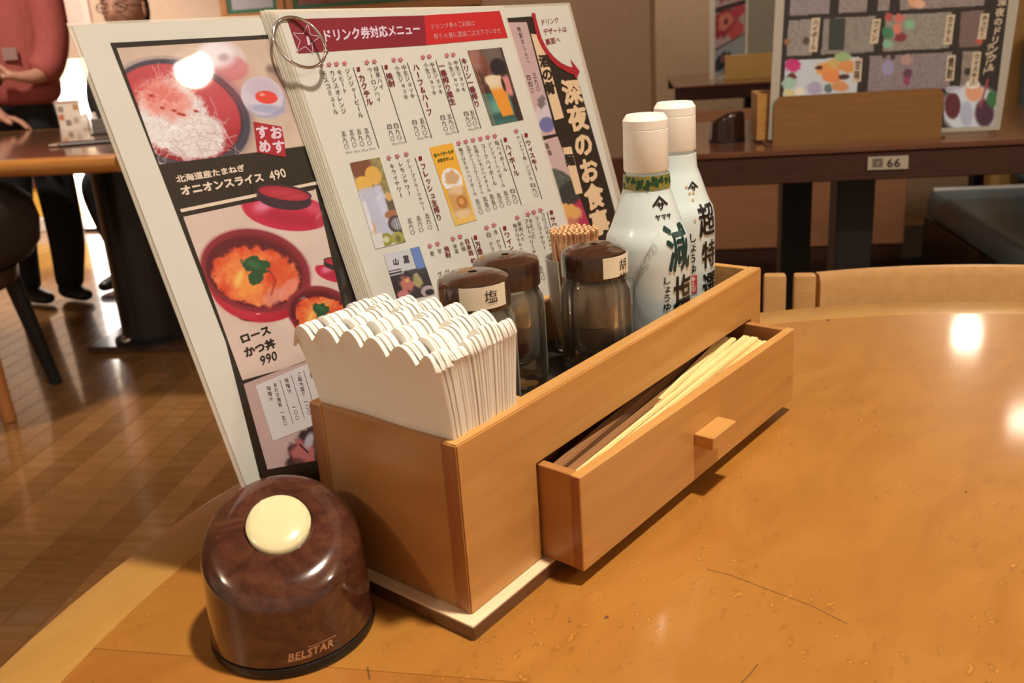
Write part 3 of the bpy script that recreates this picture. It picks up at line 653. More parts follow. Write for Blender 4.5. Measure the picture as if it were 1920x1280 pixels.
# ================================================================== SOY SAUCE BOTTLES
def bottle(name, label, c, r, zcap0, zcap1, zs, zn, gold):
    """zs: shoulder height, zn: where the neck starts"""
    t = thing(name, label, 'bottle', (c[0], c[1], FZ)); g = lambda z: z - FZ
    prof = [(r * .90, 0), (r * .985, .0015), (r * .995, .006), (r, g(zs) - .012), (r * .985, g(zs) - .002), (r * .94, g(zs) + .004)]
    zz0, zz1 = g(zs) + .004, g(zn)
    for k in range(1, 8): u = k / 7; prof.append((r * .94 + (.0136 - r * .94) * (u ** .80) * (1 - .06 * math.sin(PI * u)), zz0 + (zz1 - zz0) * u))
    prof += [(.0131, g(zcap0) - .0025), (.0130, g(zcap0) - .0020), (.0118, g(zcap0) - .0018), (.0118, g(zcap0) + .001)]
    b = B(); b.lathe(prof, n=64); obj('bottle_body', b, M_BOT, t, 35)
    b = B(); rc = .0128; h0, h1 = g(zcap0), g(zcap1)
    b.lathe([(rc * 1.0, h0 + .0003), (rc * 1.02, h0 + .001), (rc, h1 - .0085), (rc * .985, h1 - .0083), (rc * .985, h1 - .0080), (rc, h1 - .0078), (rc, h1 - .0032), (rc * .86, h1 - .0004), (rc * .84, h1 - .0001), (rc * .6, h1 - .0004), (.0001, h1 - .0006)], n=64)
    obj('cap', b, M_WHITE, t, 25)
    P = sorted(prof, key=lambda p: p[1])
    def R_(z):
        return float(np.interp(z, [p[1] for p in P if p[1] <= g(zcap0) - .0021], [p[0] for p in P if p[1] <= g(zcap0) - .0021]))
    if gold is not None:
        o = obj('neck_band', patch((0, 0), R_, 0, 2 * PI, g(gold[0]), g(gold[1]), .0001, .0002, 64, 3), gold[2], t, 40)
        # clover print on the band
        cb = B()
        for k in range(30):
            a = k * 2.39996 * 1.7; z = g(gold[0]) + .0016 + (k * .377 % 1) * (gold[1] - gold[0] - .0032)
            for q in range(3):
                an = q * 2.1 + k; x0, y0 = .0011 * math.cos(an), .0011 * math.sin(an)
                pts = [(x0 + .0011 * math.cos(tt), y0 + .0010 * math.sin(tt)) for tt in np.linspace(0, 2 * PI, 9)[:-1]]
                cb.add(cyl_map(pts, (0, 0), R_, a, z, .0005), [tuple(range(8))])
        oc = obj('clover_print', cb, mat('clover_green', (.012, .075, .028), .4), o, fix=False); oc['kind'] = 'stuff'
    return t, R_
M_GOLD = grain('band_gold', (.36, .30, .08), (.16, .18, .04), (1, 1, 1), .35, nscale=700, detail=1)
b1, R1 = bottle('soy_sauce_bottle', 'white soy sauce bottle with green clover neck band, reading 減塩しょうゆ', (.2175, .0360), .0256, .8625, .8948, .8215, .8525, (.8530, .8610, M_GOLD))
b2, R2 = bottle('soy_sauce_bottle', 'white soy sauce bottle without neck band, reading 超特選, farther back', (.2692, .0450), .0248, .8665, .8962, .8270, .8560, None)
def brush(name, par, txt, R, th, zt, zb, wd, mm, bold=.035, shear=0., step=.0012, res=2):
    v, f = vtext(txt, bold, res); n = len(txt); h = (zt - zb) / n
    return wrap_text(name, par, v, f, wd, h, (0, 0), R, math.radians(th), zt - FZ, mm, .0005, step, shear)
def crest(par, R, th, zt, s):
    """roof-shaped mark over a small katakana-like cross, as printed on the bottles"""
    b = B(); st = .0012
    for P in ([(-.9, -.9), (0, 0), (.02, -.28), (-.72, -1.0)], [(.9, -.9), (0, 0), (-.02, -.28), (.72, -1.0)]):
        V, Fc = slice_glyph([(x * s, y * s) for x, y in P], [(0, 1, 2, 3)], st); b.add(cyl_map(V, (0, 0), R, math.radians(th), zt - FZ, .0005), Fc)
    v, f = glyph('サ', .05)[:2]; V = [((x - .5) * s * .95, (y - .38) * s * .85 - s * .95) for x, y in v]; V, f = slice_glyph(V, f, st); b.add(cyl_map(V, (0, 0), R, math.radians(th), zt - FZ, .0005), f)
    obj('crest_mark', b, M_INK, par, fix=False)
crest(b1, R1, 238, .8500, .0058)
v, f, wd_ = htext('ヤマサ', .03); wrap_text('maker_lettering', b1, [(x - wd_ / 2, y) for x, y in v], f, .0036, .0036, (0, 0), R1, math.radians(240), .8383 - FZ, M_INK)
brush('brush_lettering', b1, '減', R1, 256, .8350, .8055, .0195, M_INKG, .028)
brush('brush_lettering', b1, '塩', R1, 262, .8050, .7790, .0185, M_INK, .028)
brush('kana_lettering', b1, 'しょうゆ', R1, 234, .8050, .7840, .0058, M_INK, .02)
# rice ear drawn in grey line on the bottle
gb = B(); th = math.radians(212)
def gl(pts, wd):
    for p, q in zip(pts[:-1], pts[1:]):
        d = np.array(q) - np.array(p); L = np.linalg.norm(d); d /= L; nn = np.array([-d[1], d[0]]) * wd / 2; pp = [np.array(p) - nn, np.array(q) - nn, np.array(q) + nn, np.array(p) + nn]
        gb.add(cyl_map(pp, (0, 0), R1, th, .79 - FZ, .0004), [(0, 1, 2, 3)])
for r_, s_ in ((.0150, 0), (.0145, .0006), (.0155, -.0005)):
    gl([(r_ * math.cos(t) + .006, r_ * 1.25 * math.sin(t) + .006 + s_) for t in np.linspace(2.0, 4.6, 22)], .00025)
for k in range(7):
    t = 2.55 - k * .12; x0, y0 = .0155 * math.cos(t) + .006, .0195 * math.sin(t) + .006 + k * .0012
    gl([(x0 + .0011 * math.cos(u) * 1.0 + .0006 * k * .3, y0 + .0022 * math.sin(u)) for u in np.linspace(0, 2 * PI, 9)], .00022); gl([(x0, y0), (x0 + .004, y0 + .008)], .00012)
obj('rice_ear_drawing', gb, mat('ink_grey', (.36, .37, .35), .4), b1, fix=False)
gb = B(); th = math.radians(186)
for x in (-.0022, .0022): gl([(x, .0145), (x, -.006)], .0002)
gl([(-.0022, .0145), (.0022, .0145)], .0002); obj('side_label_frame', gb, M_INK, b1, fix=False)
crest(b2, R2, 246, .8490, .0045)
brush('brush_lettering', b2, '超', R2, 262, .8360, .8135, .0175, M_INK, .026)
brush('brush_lettering', b2, '特', R2, 264, .8125, .7930, .0160, M_INK, .026)
brush('brush_lettering', b2, '選', R2, 266, .7920, .7720, .0170, M_INK, .026)
brush('kana_lettering', b2, 'しょうゆ', R2, 232, .8185, .7920, .0062, M_INK, .02)
obj('red_seal', patch((0, 0), R2, math.radians(226), math.radians(239), .7795 - FZ, .7910 - FZ, .0002, .0002, 8), M_STAMP, b2, 40)
brush('seal_lettering', bpy.data.objects['red_seal'], '本上印', R2, 232.5, .7905, .7800, .0036, M_WHITE, .02)
obj('red_strip', patch((0, 0), R2, math.radians(220), math.radians(223), .772 - FZ, .796 - FZ, .0002, .0002, 4), mat('ink_pink', (.70, .25, .24), .4), b2, 40)
db = B()
for (a_, z_) in ((236, .842), (240, .838), (237, .826), (231, .846), (244, .842)):
    pts = [(.0009 * math.cos(t), .0009 * math.sin(t)) for t in np.linspace(0, 2 * PI, 11)[:-1]]; db.add(cyl_map(pts, (0, 0), R2, math.radians(a_), z_ - FZ, .0004), [tuple(range(10))])
obj('gold_dots', db, mat('ink_gold', (.55, .42, .25), .4), b2, fix=False)

# ================================================================== THE CALL BELL
BC = (-.0413, .0692); SL, BD = .42, -2.147; HC, RB, RT = .0512, .0352, .0338
bell = thing('call_bell', 'brown burl-pattern call bell with cream button and sloping top, beside the condiment box', 'bell', (*BC, TT))
M_BURL = mat('bell_burl', (.075, .022, .012), .14, 1, coatr=.04); nt, lk, b_ = nodes(M_BURL)
tc = nt.new('ShaderNodeTexCoord'); n1 = nt.new('ShaderNodeTexNoise'); n1.inputs['Scale'].default_value = 28; n1.inputs['Detail'].default_value = 8; n1.inputs['Distortion'].default_value = 3.2; n1.inputs['Roughness'].default_value = .62
rp = ramp(nt, [(.30, (.028, .009, .006)), (.48, (.064, .020, .012)), (.60, (.095, .034, .018)), (.74, (.052, .018, .010))]); mp = nt.new('ShaderNodeMapping'); mp.inputs['Scale'].default_value = (1, 1, 1.7)
lk.new(tc.outputs['Object'], mp.inputs[0]); lk.new(mp.outputs[0], n1.inputs['Vector']); lk.new(n1.outputs['Fac'], rp.inputs[0]); lk.new(rp.outputs[0], b_.inputs['Base Color'])
bdir = np.array([math.cos(BD), math.sin(BD)])
def slope(bl, z0=.006):
    out = []
    for x, y, z in bl.v:
        k = max(0, (z - z0) / (HC - z0)); out.append((x, y, z - k * SL * (x * bdir[0] + y * bdir[1])))
    bl.v = out
b = B(); f_ = .011
pr_ = [(RB - .0012, .0045), (RB, .0055)] + [(RB + (RT - RB) * k / 6, .0055 + (HC - f_ - .0055) * k / 6) for k in range(1, 6)] + [(RT - f_ + f_ * math.cos(a), HC - f_ - .0008 + f_ * math.sin(a)) for a in np.linspace(0, PI / 2, 12)] + [(RT * .45, HC - .0002), (.0145, HC - .0004), (.0141, HC - .0016), (.0001, HC - .0016)]
b.lathe(pr_, n=96); slope(b); obj('dome', b, M_BURL, bell, 40)
b = B(); b.lathe([(RB - .003, 0), (RB + .0002, .0006), (RB + .0006, .002), (RB + .0002, .0045), (RB - .002, .0052)], n=96); obj('base_ring', b, mat('rubber_black', (.010, .009, .009), .35), bell, 40)
b = B(); b.lathe([(.0134, HC - .0016), (.0136, HC + .0004), (.0130, HC + .0013), (.0108, HC + .0022), (.0070, HC + .0029), (.0001, HC + .0032)], n=64); slope(b); obj('button', b, mat('button_cream', (.70, .63, .38), .16, .5, sss=.1), bell, 40)
Rb = lambda z: RB + (RT - RB) * (z - .0055) / (HC - f_ - .0055)
M_LOGO = mat('logo_bronze', (.55, .30, .16), .3)
v, f, wd_ = htext('BELSTAR', .028); k_ = .0195 / wd_
v = np.array(v); v[:, 0] = v[:, 0] - wd_ / 2; nb_ = sum(glyph(ch, .028)[2] for ch in 'BEL') - wd_ / 2
big = v[:, 0] > nb_ - .02; v[big, 1] *= 1.0
wrap_text('maker_lettering', bell, [tuple(p) for p in v], f, k_, .0046, (0, 0), Rb, math.radians(244.5), .0100, M_LOGO, .0002, .0012, .22)
b = B()
for x0, x1, y0 in ((-.0102, -.0005, -.0022), (-.0012, .0108, .0022)):
    V = [(x, y0 + dy) for dy in (0, .00035) for x in np.linspace(x0, x1, 9)]; b.add(cyl_map(V, (0, 0), Rb, math.radians(244.5), .0100, .0002), [(i, i + 1, i + 10, i + 9) for i in range(8)])
obj('maker_rule', b, M_LOGO, bell, fix=False)

# ================================================================== THE BIG LAMINATED MENU (behind) AND THE RINGED DRINKS MENU
def lean_frame(y0, psi, tilt):
    u = np.array([math.cos(psi), math.sin(psi), 0]); v = np.array([-math.sin(psi) * math.sin(tilt), math.cos(psi) * math.sin(tilt), math.cos(tilt)])
    n = np.cross(u, v); return np.array([0, y0, TT + .008]), u, v, n / np.linalg.norm(n)
def lineint(a, c, y):       # point on the line a-c at picture height y (the straight edge carried on)
    t = (y - a[1]) / (c[1] - a[1]); return (a[0] + (c[0] - a[0]) * t, y)
PSI = math.radians(6.0)
P_, u_, v_, n_ = lean_frame(.1010, PSI, math.radians(15.0))
menuA = thing('laminated_menu', 'large laminated food menu with black frame, standing behind the box, titled 深夜のお食事', 'menu', (.15, .12, TT))
A = Sheet(P_, u_, v_, n_, .0004, menuA)
def down_to(S, a, c, z):    # carry the edge a-c on until it reaches height z on the sheet
    p, q = S.at(a), S.at(c); t = (z - p[2]) / (q[2] - p[2]); return p + (q - p) * t
zb = TT + .0125
if True:
    f0, f1, f2, f3 = A.at((124.5, 43)), A.at((1068, 5)), down_to(A, (1068, 5), (1163, 362), zb), down_to(A, (124.5, 43), (350, 640), zb)
    b = B(); b.slab([A.loc(p) for p in (f0, f3, f2, f1)], n_, .0005); obj('laminate_film', b, M_FILM, menuA)
    g0, g1, g2, g3 = A.at((134, 48)), A.at((1064, 10)), down_to(A, (1064, 10), (1153, 362), zb + .004), down_to(A, (134, 48), (357, 637), zb + .004)
    b = B(); b.slab([A.loc(p + n_ * .0003) for p in (g0, g3, g2, g1)], n_, .0002); obj('paper', b, M_LPAPER, menuA)
K_BLK = ink('print_black', (34, 26, 18)); K_INK = ink('print_ink', (48, 38, 32)); K_WHT = ink('print_cream', (226, 200, 165)); K_RED = ink('print_red_ink', (168, 28, 38)); K_DRED = ink('print_dark_red', (132, 22, 38)); K_PINK = ink('print_pink', (205, 120, 115)); K_BEI = ink('print_beige', (208, 178, 152)); K_STRIP = ink('print_strip', (228, 190, 140)); K_LAB = ink('print_label_white', (212, 202, 186)); K_RED2 = ink('print_bright_red', (196, 30, 32)); K_LRED = ink('print_light_on_red', (226, 150, 140)); K_HDR = ink('print_header_text', (225, 190, 190))
def topx(S, P):
    v = CR.T @ (P - CAM); return (CX + F_PX * v[0] / -v[2], CY - F_PX * v[1] / -v[2])
bl = down_to(A, (422, 640), (484, 884), zb + .010); br = down_to(A, (1080, 130), (1152, 398), zb + .010)
A.quad('frame_print', [(205.5, 81), (300, 322), (422, 640), topx(A, bl), topx(A, br), (1152, 398), (1080, 130), (995, 31), (480, 67)], K_BLK, 1)
# --- onion slice photo
def strands(img, x, y, n, cx, cy, rx, ry, c, seed, lw=1.3, ln=22, ang=None):
    r = np.random.default_rng(seed)
    for k in range(n):
        a = r.random() * 6.28; d = math.sqrt(r.random()); x0, y0 = cx + rx * d * math.cos(a), cy + ry * d * math.sin(a)
        t = r.random() * 6.28 if ang is None else ang + r.normal(0, .5); L = ln * (.5 + r.random())
        m_ = (np.abs(x - x0) < L * 1.3 + 4) & (np.abs(y - y0) < L * 1.3 + 4)
        if m_.any():
            w_ = np.zeros(len(x)); cv = r.normal(0, .35); px0, py0 = x0, y0
            for q in range(5):
                px1, py1 = px0 + L / 4 * math.cos(t + cv * q), py0 + L / 4 * math.sin(t + cv * q); w_[m_] = np.maximum(w_[m_], seg(x[m_], y[m_], px0, py0, px1, py1, lw)); px0, py0 = px1, py1
            img = mixc(img, w_ * .55, np.array(c) + r.normal(0, 12, 1))
    return img
def p_onion(x, y, u, v):
    im = fill((206, 178, 148), x) + (fbm(x, y, 60, 3)[:, None] - .5) * 22
    im = mixc(im, smoothstep(0, 1, (x - 560 + (y - 180) * -.28) / 25) * (y > 120), (120, 86, 72))       # leaf at the right
    im = mixc(im, seg(x, y, 520, 140, 600, 260, 22) * .6, (150, 108, 90)); im = mixc(im, seg(x, y, 505, 130, 560, 138, 10) * .8, (120, 95, 80))
    # small clear bowl at the top
    d = ell(x, y, 412, 112, 48, 36, 8); im = mixc(im, soft(d, .05) * .7, (222, 200, 190)); im = mixc(im, soft(ell(x, y, 428, 128, 36, 24, 8), .1) * .75, (205, 120, 115)); im = mixc(im, soft(ell(x, y, 405, 104, 34, 24, 8), .25), (235, 222, 212)); im = mixc(im, soft(ell(x, y, 418, 108, 10, 7), .5) * .5, (150, 110, 110))
    # big bowl
    im = mixc(im, soft(ell(x, y, 345, 222, 138, 100, 22), .12) * .30, (120, 80, 60))
    d = ell(x, y, 334, 214, 138, 97, 20); im = mixc(im, soft(d, .015), (40, 36, 44)); im = mixc(im, soft(np.abs(ell(x, y, 335, 212, 134, 93, 20) - 1) * 12, .3) * .35, (120, 108, 118))
    d = ell(x, y, 330, 212, 124, 86, 20); im = mixc(im, soft(d, .02), (172, 42, 48)); im = mixc(im, soft(d, .02) * smoothstep(60, -60, y - x * .2 - 120), (190, 70, 72)); im = mixc(im, soft(ell(x, y, 420, 180, 40, 60, 30), .5) * .35, (205, 95, 98)); im = mixc(im, soft(d, .02) * smoothstep(-20, 60, y - 250), (140, 28, 34))
    # heap of shredded onion
    hp = np.minimum(ell(x, y, 318, 218, 66, 66, 15), ell(x, y, 352, 250, 70, 48, 15)) + (fbm(x, y, 16, 9) - .5) * .35
    im = mixc(im, soft(hp, .08), (226, 214, 196)); im = strands(im, x, y, 150, 345, 245, 72, 52, (216, 198, 184), 1); im = strands(im, x, y, 90, 320, 215, 55, 60, (240, 230, 214), 2)
    im = strands(im, x, y, 45, 375, 262, 62, 34, (198, 158, 152), 5, 1.1, 26, .6); im = strands(im, x, y, 24, 300, 165, 40, 20, (232, 196, 176), 6, 1.1, 20, -1.2)
    pk = ell(x, y, 308, 186, 52, 34, 22) + (fbm(x, y, 14, 4) - .5) * .7; im = mixc(im, soft(pk, .3) * .9, (226, 138, 118)); im = mixc(im, soft(ell(x, y, 300, 180, 32, 18, 10) + (vn(x, y, 6, 8) - .5) * .8, .3) * .6, (214, 96, 82)); im = strands(im, x, y, 60, 310, 188, 48, 26, (238, 176, 156), 7, 1.0, 12)
    for (a, c_) in ((335, 214), (342, 216), (303, 203), (366, 209), (282, 180), (325, 208)): im = mixc(im, soft(ell(x, y, a, c_, 5, 2.5, 10), .4), (168, 58, 44))
    # white cup with the red pickled plum
    d = ell(x, y, 490, 180, 41, 35, 25); im = mixc(im, soft(ell(x, y, 494, 188, 42, 34, 25), .06) * .9, (168, 160, 170)); im = mixc(im, soft(d, .03), (206, 190, 190)); im = mixc(im, soft(ell(x, y, 492, 168, 33, 20, 20), .2) * .5, (186, 160, 164)); im = mixc(im, soft(ell(x, y, 500, 205, 34, 8, 5), .3) * .7, (150, 150, 168))
    im = mixc(im, soft(ell(x, y, 498, 183, 21, 12, 8), .08), (222, 66, 50)); im = mixc(im, soft(ell(x, y, 490, 178, 5, 3), .5) * .8, (245, 170, 150))
    im = mixc(im, smoothstep(0, 3, y - (308 - (x - 300) * .131)), (34, 26, 18))
    return im
A.photo('food_photo', [(217, 91), (600, 68), (640, 268), (297, 309)], p_onion, 330, 210)
# --- second panel
def p_bowl(x, y, u, v):
    im = fill((212, 184, 158), x) + (fbm(x, y, 50, 5)[:, None] - .5) * 16
    def lid(im, cx, cy, s):
        im = mixc(im, soft(ell(x, y, cx + 4 * s, cy + 10 * s, 82 * s, 34 * s, 8), .03) * (y > cy - 16 * s), (190, 34, 60)); im = mixc(im, soft(ell(x, y, cx, cy + 4 * s, 80 * s, 32 * s, 8), .05) * smoothstep(cy - 18 * s, cy - 10 * s, y), (192, 36, 62))
        im = mixc(im, soft(ell(x, y, cx - 40 * s, cy - 1 * s, 18 * s, 12 * s, -30), .5) * .7, (232, 150, 160)); im = mixc(im, soft(ell(x, y, cx + 55 * s, cy + 2 * s, 24 * s, 9 * s, 20), .6) * .4, (224, 120, 130)); im = mixc(im, soft(ell(x, y, cx + 10 * s, cy + 22 * s, 60 * s, 12 * s, 8), .4) * .4, (140, 16, 36))
        im = mixc(im, soft(ell(x, y, cx, cy - 15 * s, 52 * s, 20 * s, 8), .03), (56, 34, 42)); im = mixc(im, soft(ell(x, y, cx, cy - 26 * s, 52 * s, 15 * s, 8), .03), (60, 34, 42)); im = mixc(im, soft(ell(x, y, cx, cy - 25 * s, 48 * s, 12 * s, 8), .03), (170, 34, 48)); im = mixc(im, soft(ell(x, y, cx + 6 * s, cy - 23 * s, 36 * s, 8 * s, 8), .3) * .4, (204, 74, 84))
        return im
    def bowl(im, cx, cy, s, sd):
        im = mixc(im, soft(ell(x, y, cx + 20 * s, cy + 82 * s, 50 * s, 12 * s, -6), .06), (46, 28, 24))
        im = mixc(im, soft(ell(x, y, cx + 8 * s, cy + 22 * s, 96 * s, 74 * s, 8), .02) * (y > cy), (176, 28, 44)); im = mixc(im, soft(ell(x, y, cx - 20 * s, cy + 70 * s, 46 * s, 18 * s, 20), .5) * .4, (212, 60, 70))
        im = mixc(im, soft(ell(x, y, cx, cy, 103 * s, 76 * s, 14), .015), (118, 24, 34)); im = mixc(im, soft(np.abs(ell(x, y, cx, cy, 100 * s, 73 * s, 14) - 1) * 14, .4) * .5, (150, 48, 56)); im = mixc(im, soft(ell(x, y, cx - 2 * s, cy + 3 * s, 92 * s, 64 * s, 14), .02), (92, 18, 28))
        d = ell(x, y, cx + 2 * s, cy + 10 * s, 82 * s, 54 * s, 10) + (fbm(x, y, 12 * s, sd) - .5) * .28
        fd = fbm(x, y, 22 * s, sd + 3); base = np.array([222, 98, 50.])[None] + (fd[:, None] - .5) * np.array([40, 120, 70.])[None]; m_ = soft(d, .05)[:, None]
        im = im * (1 - m_) + base * m_; im = mixc(im, soft(ell(x, y, cx - 18 * s, cy + 22 * s, 34 * s, 22 * s, 40) + (vn(x, y, 8 * s, sd + 7) - .5) * .6, .3) * .85, (236, 150, 62)); im = mixc(im, soft(ell(x, y, cx - 6 * s, cy - 16 * s, 40 * s, 14 * s, -10), .5) * .5, (240, 160, 80)); im = mixc(im, soft(ell(x, y, cx - 30 * s, cy + 14 * s, 6 * s, 16 * s, 20), .5) * .6, (244, 206, 110))
        im = mixc(im, soft(ell(x, y, cx + 46 * s, cy + 6 * s, 34 * s, 24 * s, 30), .2) * .4 * vn(x, y, 9 * s, sd + 2), (196, 58, 30)); im = mixc(im, soft(ell(x, y, cx + 62 * s, cy + 34 * s, 26 * s, 12 * s, -50), .2) * .7, (226, 140, 112)); im = mixc(im, soft(ell(x, y, cx + 34 * s, cy + 48 * s, 22 * s, 14 * s, -40), .3) * .6, (218, 150, 130)); im = mixc(im, seg(x, y, cx + 20 * s, cy - 12 * s, cx + 38 * s, cy + 18 * s, 3 * s) * .6, (150, 40, 22)); im = mixc(im, seg(x, y, cx + 38 * s, cy + 18 * s, cx + 30 * s, cy + 44 * s, 3 * s) * .6, (150, 40, 22))
        lf = np.minimum(ell(x, y, cx + 0 * s, cy - 10 * s, 26 * s, 15 * s, 10), ell(x, y, cx + 2 * s, cy + 8 * s, 13 * s, 18 * s, 20)) + (vn(x, y, 6 * s, sd + 5) - .5) * .45
        im = mixc(im, soft(lf, .08), (38, 76, 42)); im = mixc(im, soft(ell(x, y, cx - 2 * s, cy - 12 * s, 14 * s, 6 * s, 20), .5) * .6, (66, 118, 62)); return im
    im = bowl(im, 477, 508, 1., 20); im = lid(im, 531, 388, 1.); im = bowl(im, 600, 585, .62, 40); im = lid(im, 634, 506, .56)
    return im
A.photo('food_photo', [(342, 407), (590, 354), (660, 655), (453, 713)], p_bowl, 230, 330)
A.quad('white_rule', [(336, 392.5), (338.5, 398.5), (602, 344.5), (600, 338.5)], K_WHT, 2)
# overlap of the lid above the panel edge is part of the print
def p_lidtop(x, y, u, v):
    im = fill((34, 26, 18), x); im = mixc(im, smoothstep(-1, 1, 3 - np.abs(y - (395.5 - (x - 337) * .2045))), (226, 200, 165))
    im = mixc(im, soft(ell(x, y, 531, 373, 52, 20, 8), .03), (56, 34, 42)); im = mixc(im, soft(ell(x, y, 531, 362, 52, 15, 8), .03), (60, 34, 42)); im = mixc(im, soft(ell(x, y, 531, 363, 48, 12, 8), .03), (170, 34, 48)); im = mixc(im, soft(ell(x, y, 537, 365, 36, 8, 8), .3) * .4, (204, 74, 84)); return im
A.photo('lid_photo', [(470, 346), (583, 343), (588, 356), (474, 378)], p_lidtop, 90, 30, 3)
A.row('menu_lettering_cream', '北海道産たまねぎ', (328, 337), (457, 315), 15, K_WHT, .045)
A.row('menu_lettering_cream', 'オニオンスライス', (336, 359), (492, 332), 20, K_WHT, .055)
A.row('menu_lettering_cream', '490', (503, 331), (534, 323), 25, K_WHT, .02)
A.row('menu_lettering_black', 'ロース', (448, 637), (505, 617), 19, K_BLK, .055, dn=(.38, 1))
A.row('menu_lettering_black', 'かつ丼', (456, 662), (514, 642), 20, K_BLK, .055, dn=(.38, 1))
A.row('menu_lettering_black', '990', (486, 677), (518, 665), 25, K_BLK, .02, dn=(.2, 1))
# --- third panel
def p_third(x, y, u, v):
    im = fill((192, 158, 142), x) + (fbm(x, y, 60, 15)[:, None] - .5) * 14
    d = ell(x, y, 603, 868, 66, 82, 20) + (fbm(x, y, 12, 31) - .5) * .3; im = mixc(im, soft(d, .05), (52, 38, 40)); im = mixc(im, soft(ell(x, y, 566, 850, 26, 22, 30) + (vn(x, y, 8, 3) - .5) * .5, .2), (178, 98, 88)); im = mixc(im, soft(ell(x, y, 578, 826, 8, 16, 20), .3), (176, 168, 160)); im = mixc(im, seg(x, y, 560, 833, 576, 848, 2.), (40, 26, 28)); im = mixc(im, soft(ell(x, y, 552, 868, 18, 10), .3) * .7, (70, 44, 38)); return im
A.photo('food_photo', [(455, 720), (604, 663), (650, 852), (500, 880)], p_third, 130, 170)
A.quad('price_label', [(477, 723), (510, 827), (622, 783), (604, 670)], K_LAB, 3)
for t_, a, c in (('味噌汁', (500.8, 723), (506.8, 753)), ('あおさ海苔', (512.5, 717), (524, 763)), ('一五〇', (525.5, 768), (534, 798)), ('味噌汁', (534, 708), (541.8, 738)), ('一〇〇', (548, 758), (556.5, 788)), ('ご飯大盛り', (557.5, 697), (568, 743)), ('一〇〇', (570.5, 748), (578.5, 778)), ('ご飯', (578.8, 688), (585, 709)), ('鶏の唐揚げ', (596, 682), (608, 725))):
    A.col('price_lettering', t_, a, c, K_INK, 8.6, 0, 4)
for a, c in (((522.6, 712), (547.6, 794)), ((543.7, 703), (568.7, 784)), ((566.9, 694), (589, 770)), ((588.7, 685.5), (603.4, 737))): A.stroke('price_rule', a, c, .7, K_INK, 4)
A.col('price_lettering', '※表示価格', (477, 848), (492, 905), K_INK, 8.5, 0, 4)
# recommended seal
A.quad('red_seal', [(473, 228.6), (480.5, 286), (534.4, 295), (531, 262), (526, 238)], K_RED, 3)
A.col('seal_lettering', 'おす', (513, 236), (523, 289), K_HDR, 25, .05, 4); A.col('seal_lettering', 'すめ', (487, 235), (497, 288), K_HDR, 25, .05, 4)
# panel strip behind the drinks menu
A.quad('beige_strip', [(605, 382), (672, 570), (700, 560), (640, 372)], K_BEI, 2)
A.quad('black_mark', [(642, 468), (651, 490), (655, 488), (646, 466)], K_BLK, 3)
# --- right-hand part
A.quad('white_corner', [(996, 24), (1002, 54), (1007, 72), (1014, 87), (1022, 101), (1032, 113), (1043, 124), (1063, 136), (1080, 142), (1155, 405), (1155, 380), (1066, 20)], mat('laminated_paper', (0, 0, 0)), 2)
def p_right(x, y, u, v):
    im = fill((196, 160, 146), x) + (fbm(x, y, 30, 77)[:, None] - .5) * 14
    d = ell(x, y, 1018, 215, 16, 34, 12); im = mixc(im, soft(d, .1), (206, 186, 176)); im = mixc(im, soft(ell(x, y, 1014, 190, 7, 12, 10) + (vn(x, y, 4, 2) - .5) * .8, .2), (120, 104, 96)); im = mixc(im, soft(ell(x, y, 1024, 234, 14, 14, -25), .1), (64, 66, 112)); im = mixc(im, soft(np.abs(np.sin((x + y) * .9)) * ell(x, y, 1024, 234, 14, 14), .2) * .4 * soft(ell(x, y, 1024, 234, 14, 14), .1), (170, 168, 188)); return im
A.photo('food_photo', [(940, 43), (986, 42), (1041, 251), (1000, 259)], p_right, 50, 130)
def p_ramen(x, y, u, v):
    im = fill((198, 164, 148), x); im = mixc(im, soft(ell(x, y, 1058, 430, 56, 80, 15), .04), (176, 42, 72)); im = mixc(im, soft(ell(x, y, 1040, 352, 40, 32, 35) + (fbm(x, y, 8, 6) - .5) * .2, .05), (66, 68, 58)); im = mixc(im, soft(ell(x, y, 1040, 352, 40, 32, 35), .1) * (vn(x, y, 4, 12)), (96, 98, 84)); im = mixc(im, soft(ell(x, y, 1068, 362, 20, 26, 35), .08), (50, 50, 46))
    im = mixc(im, soft(ell(x, y, 1066, 400, 24, 18, 30) + (vn(x, y, 5, 3) - .5) * .4, .1), (220, 158, 84)); im = mixc(im, soft(ell(x, y, 1070, 442, 24, 36, -20) + (vn(x, y, 9, 4) - .5) * .3, .1), (196, 116, 84)); im = mixc(im, seg(x, y, 1060, 420, 1076, 470, 4) * .6, (232, 176, 130)); im = mixc(im, seg(x, y, 1082, 410, 1090, 460, 3) * .6, (150, 76, 58)); return im
A.photo('food_photo', [(1000, 268), (1044, 256), (1113, 446), (1074, 470)], p_ramen, 80, 120)
A.col('price_lettering', '特製おしんこ', (970, 50), (990, 118), K_INK, 7, .0, 4); A.col('price_lettering', '三九〇', (999, 136), (1009, 172), K_INK, 8, 0, 4); A.col('price_lettering', '四四〇', (988, 140), (998, 176), K_INK, 8, 0, 4); A.col('price_lettering', '醤油', (1022, 268), (1030, 292), K_INK, 9, 0, 4)
A.quad('title_strip', [(994, 64), (1038.5, 226), (1056, 221), (1012, 66)], K_STRIP, 3); A.quad('title_strip', [(1053, 277.5), (1078, 365), (1091, 362), (1069.5, 275)], K_STRIP, 3)
A.col('strip_lettering', '酒の肴', (1016.5, 102), (1032, 178), K_BLK, 21, .05, 4); A.col('strip_lettering', '麺', (1064, 288), (1069.5, 312), K_BLK, 18, .05, 4)
A.col('title_lettering', '深夜のお食事', (1066, 148), (1128, 441), K_STRIP, 38, .055, 4, 2)
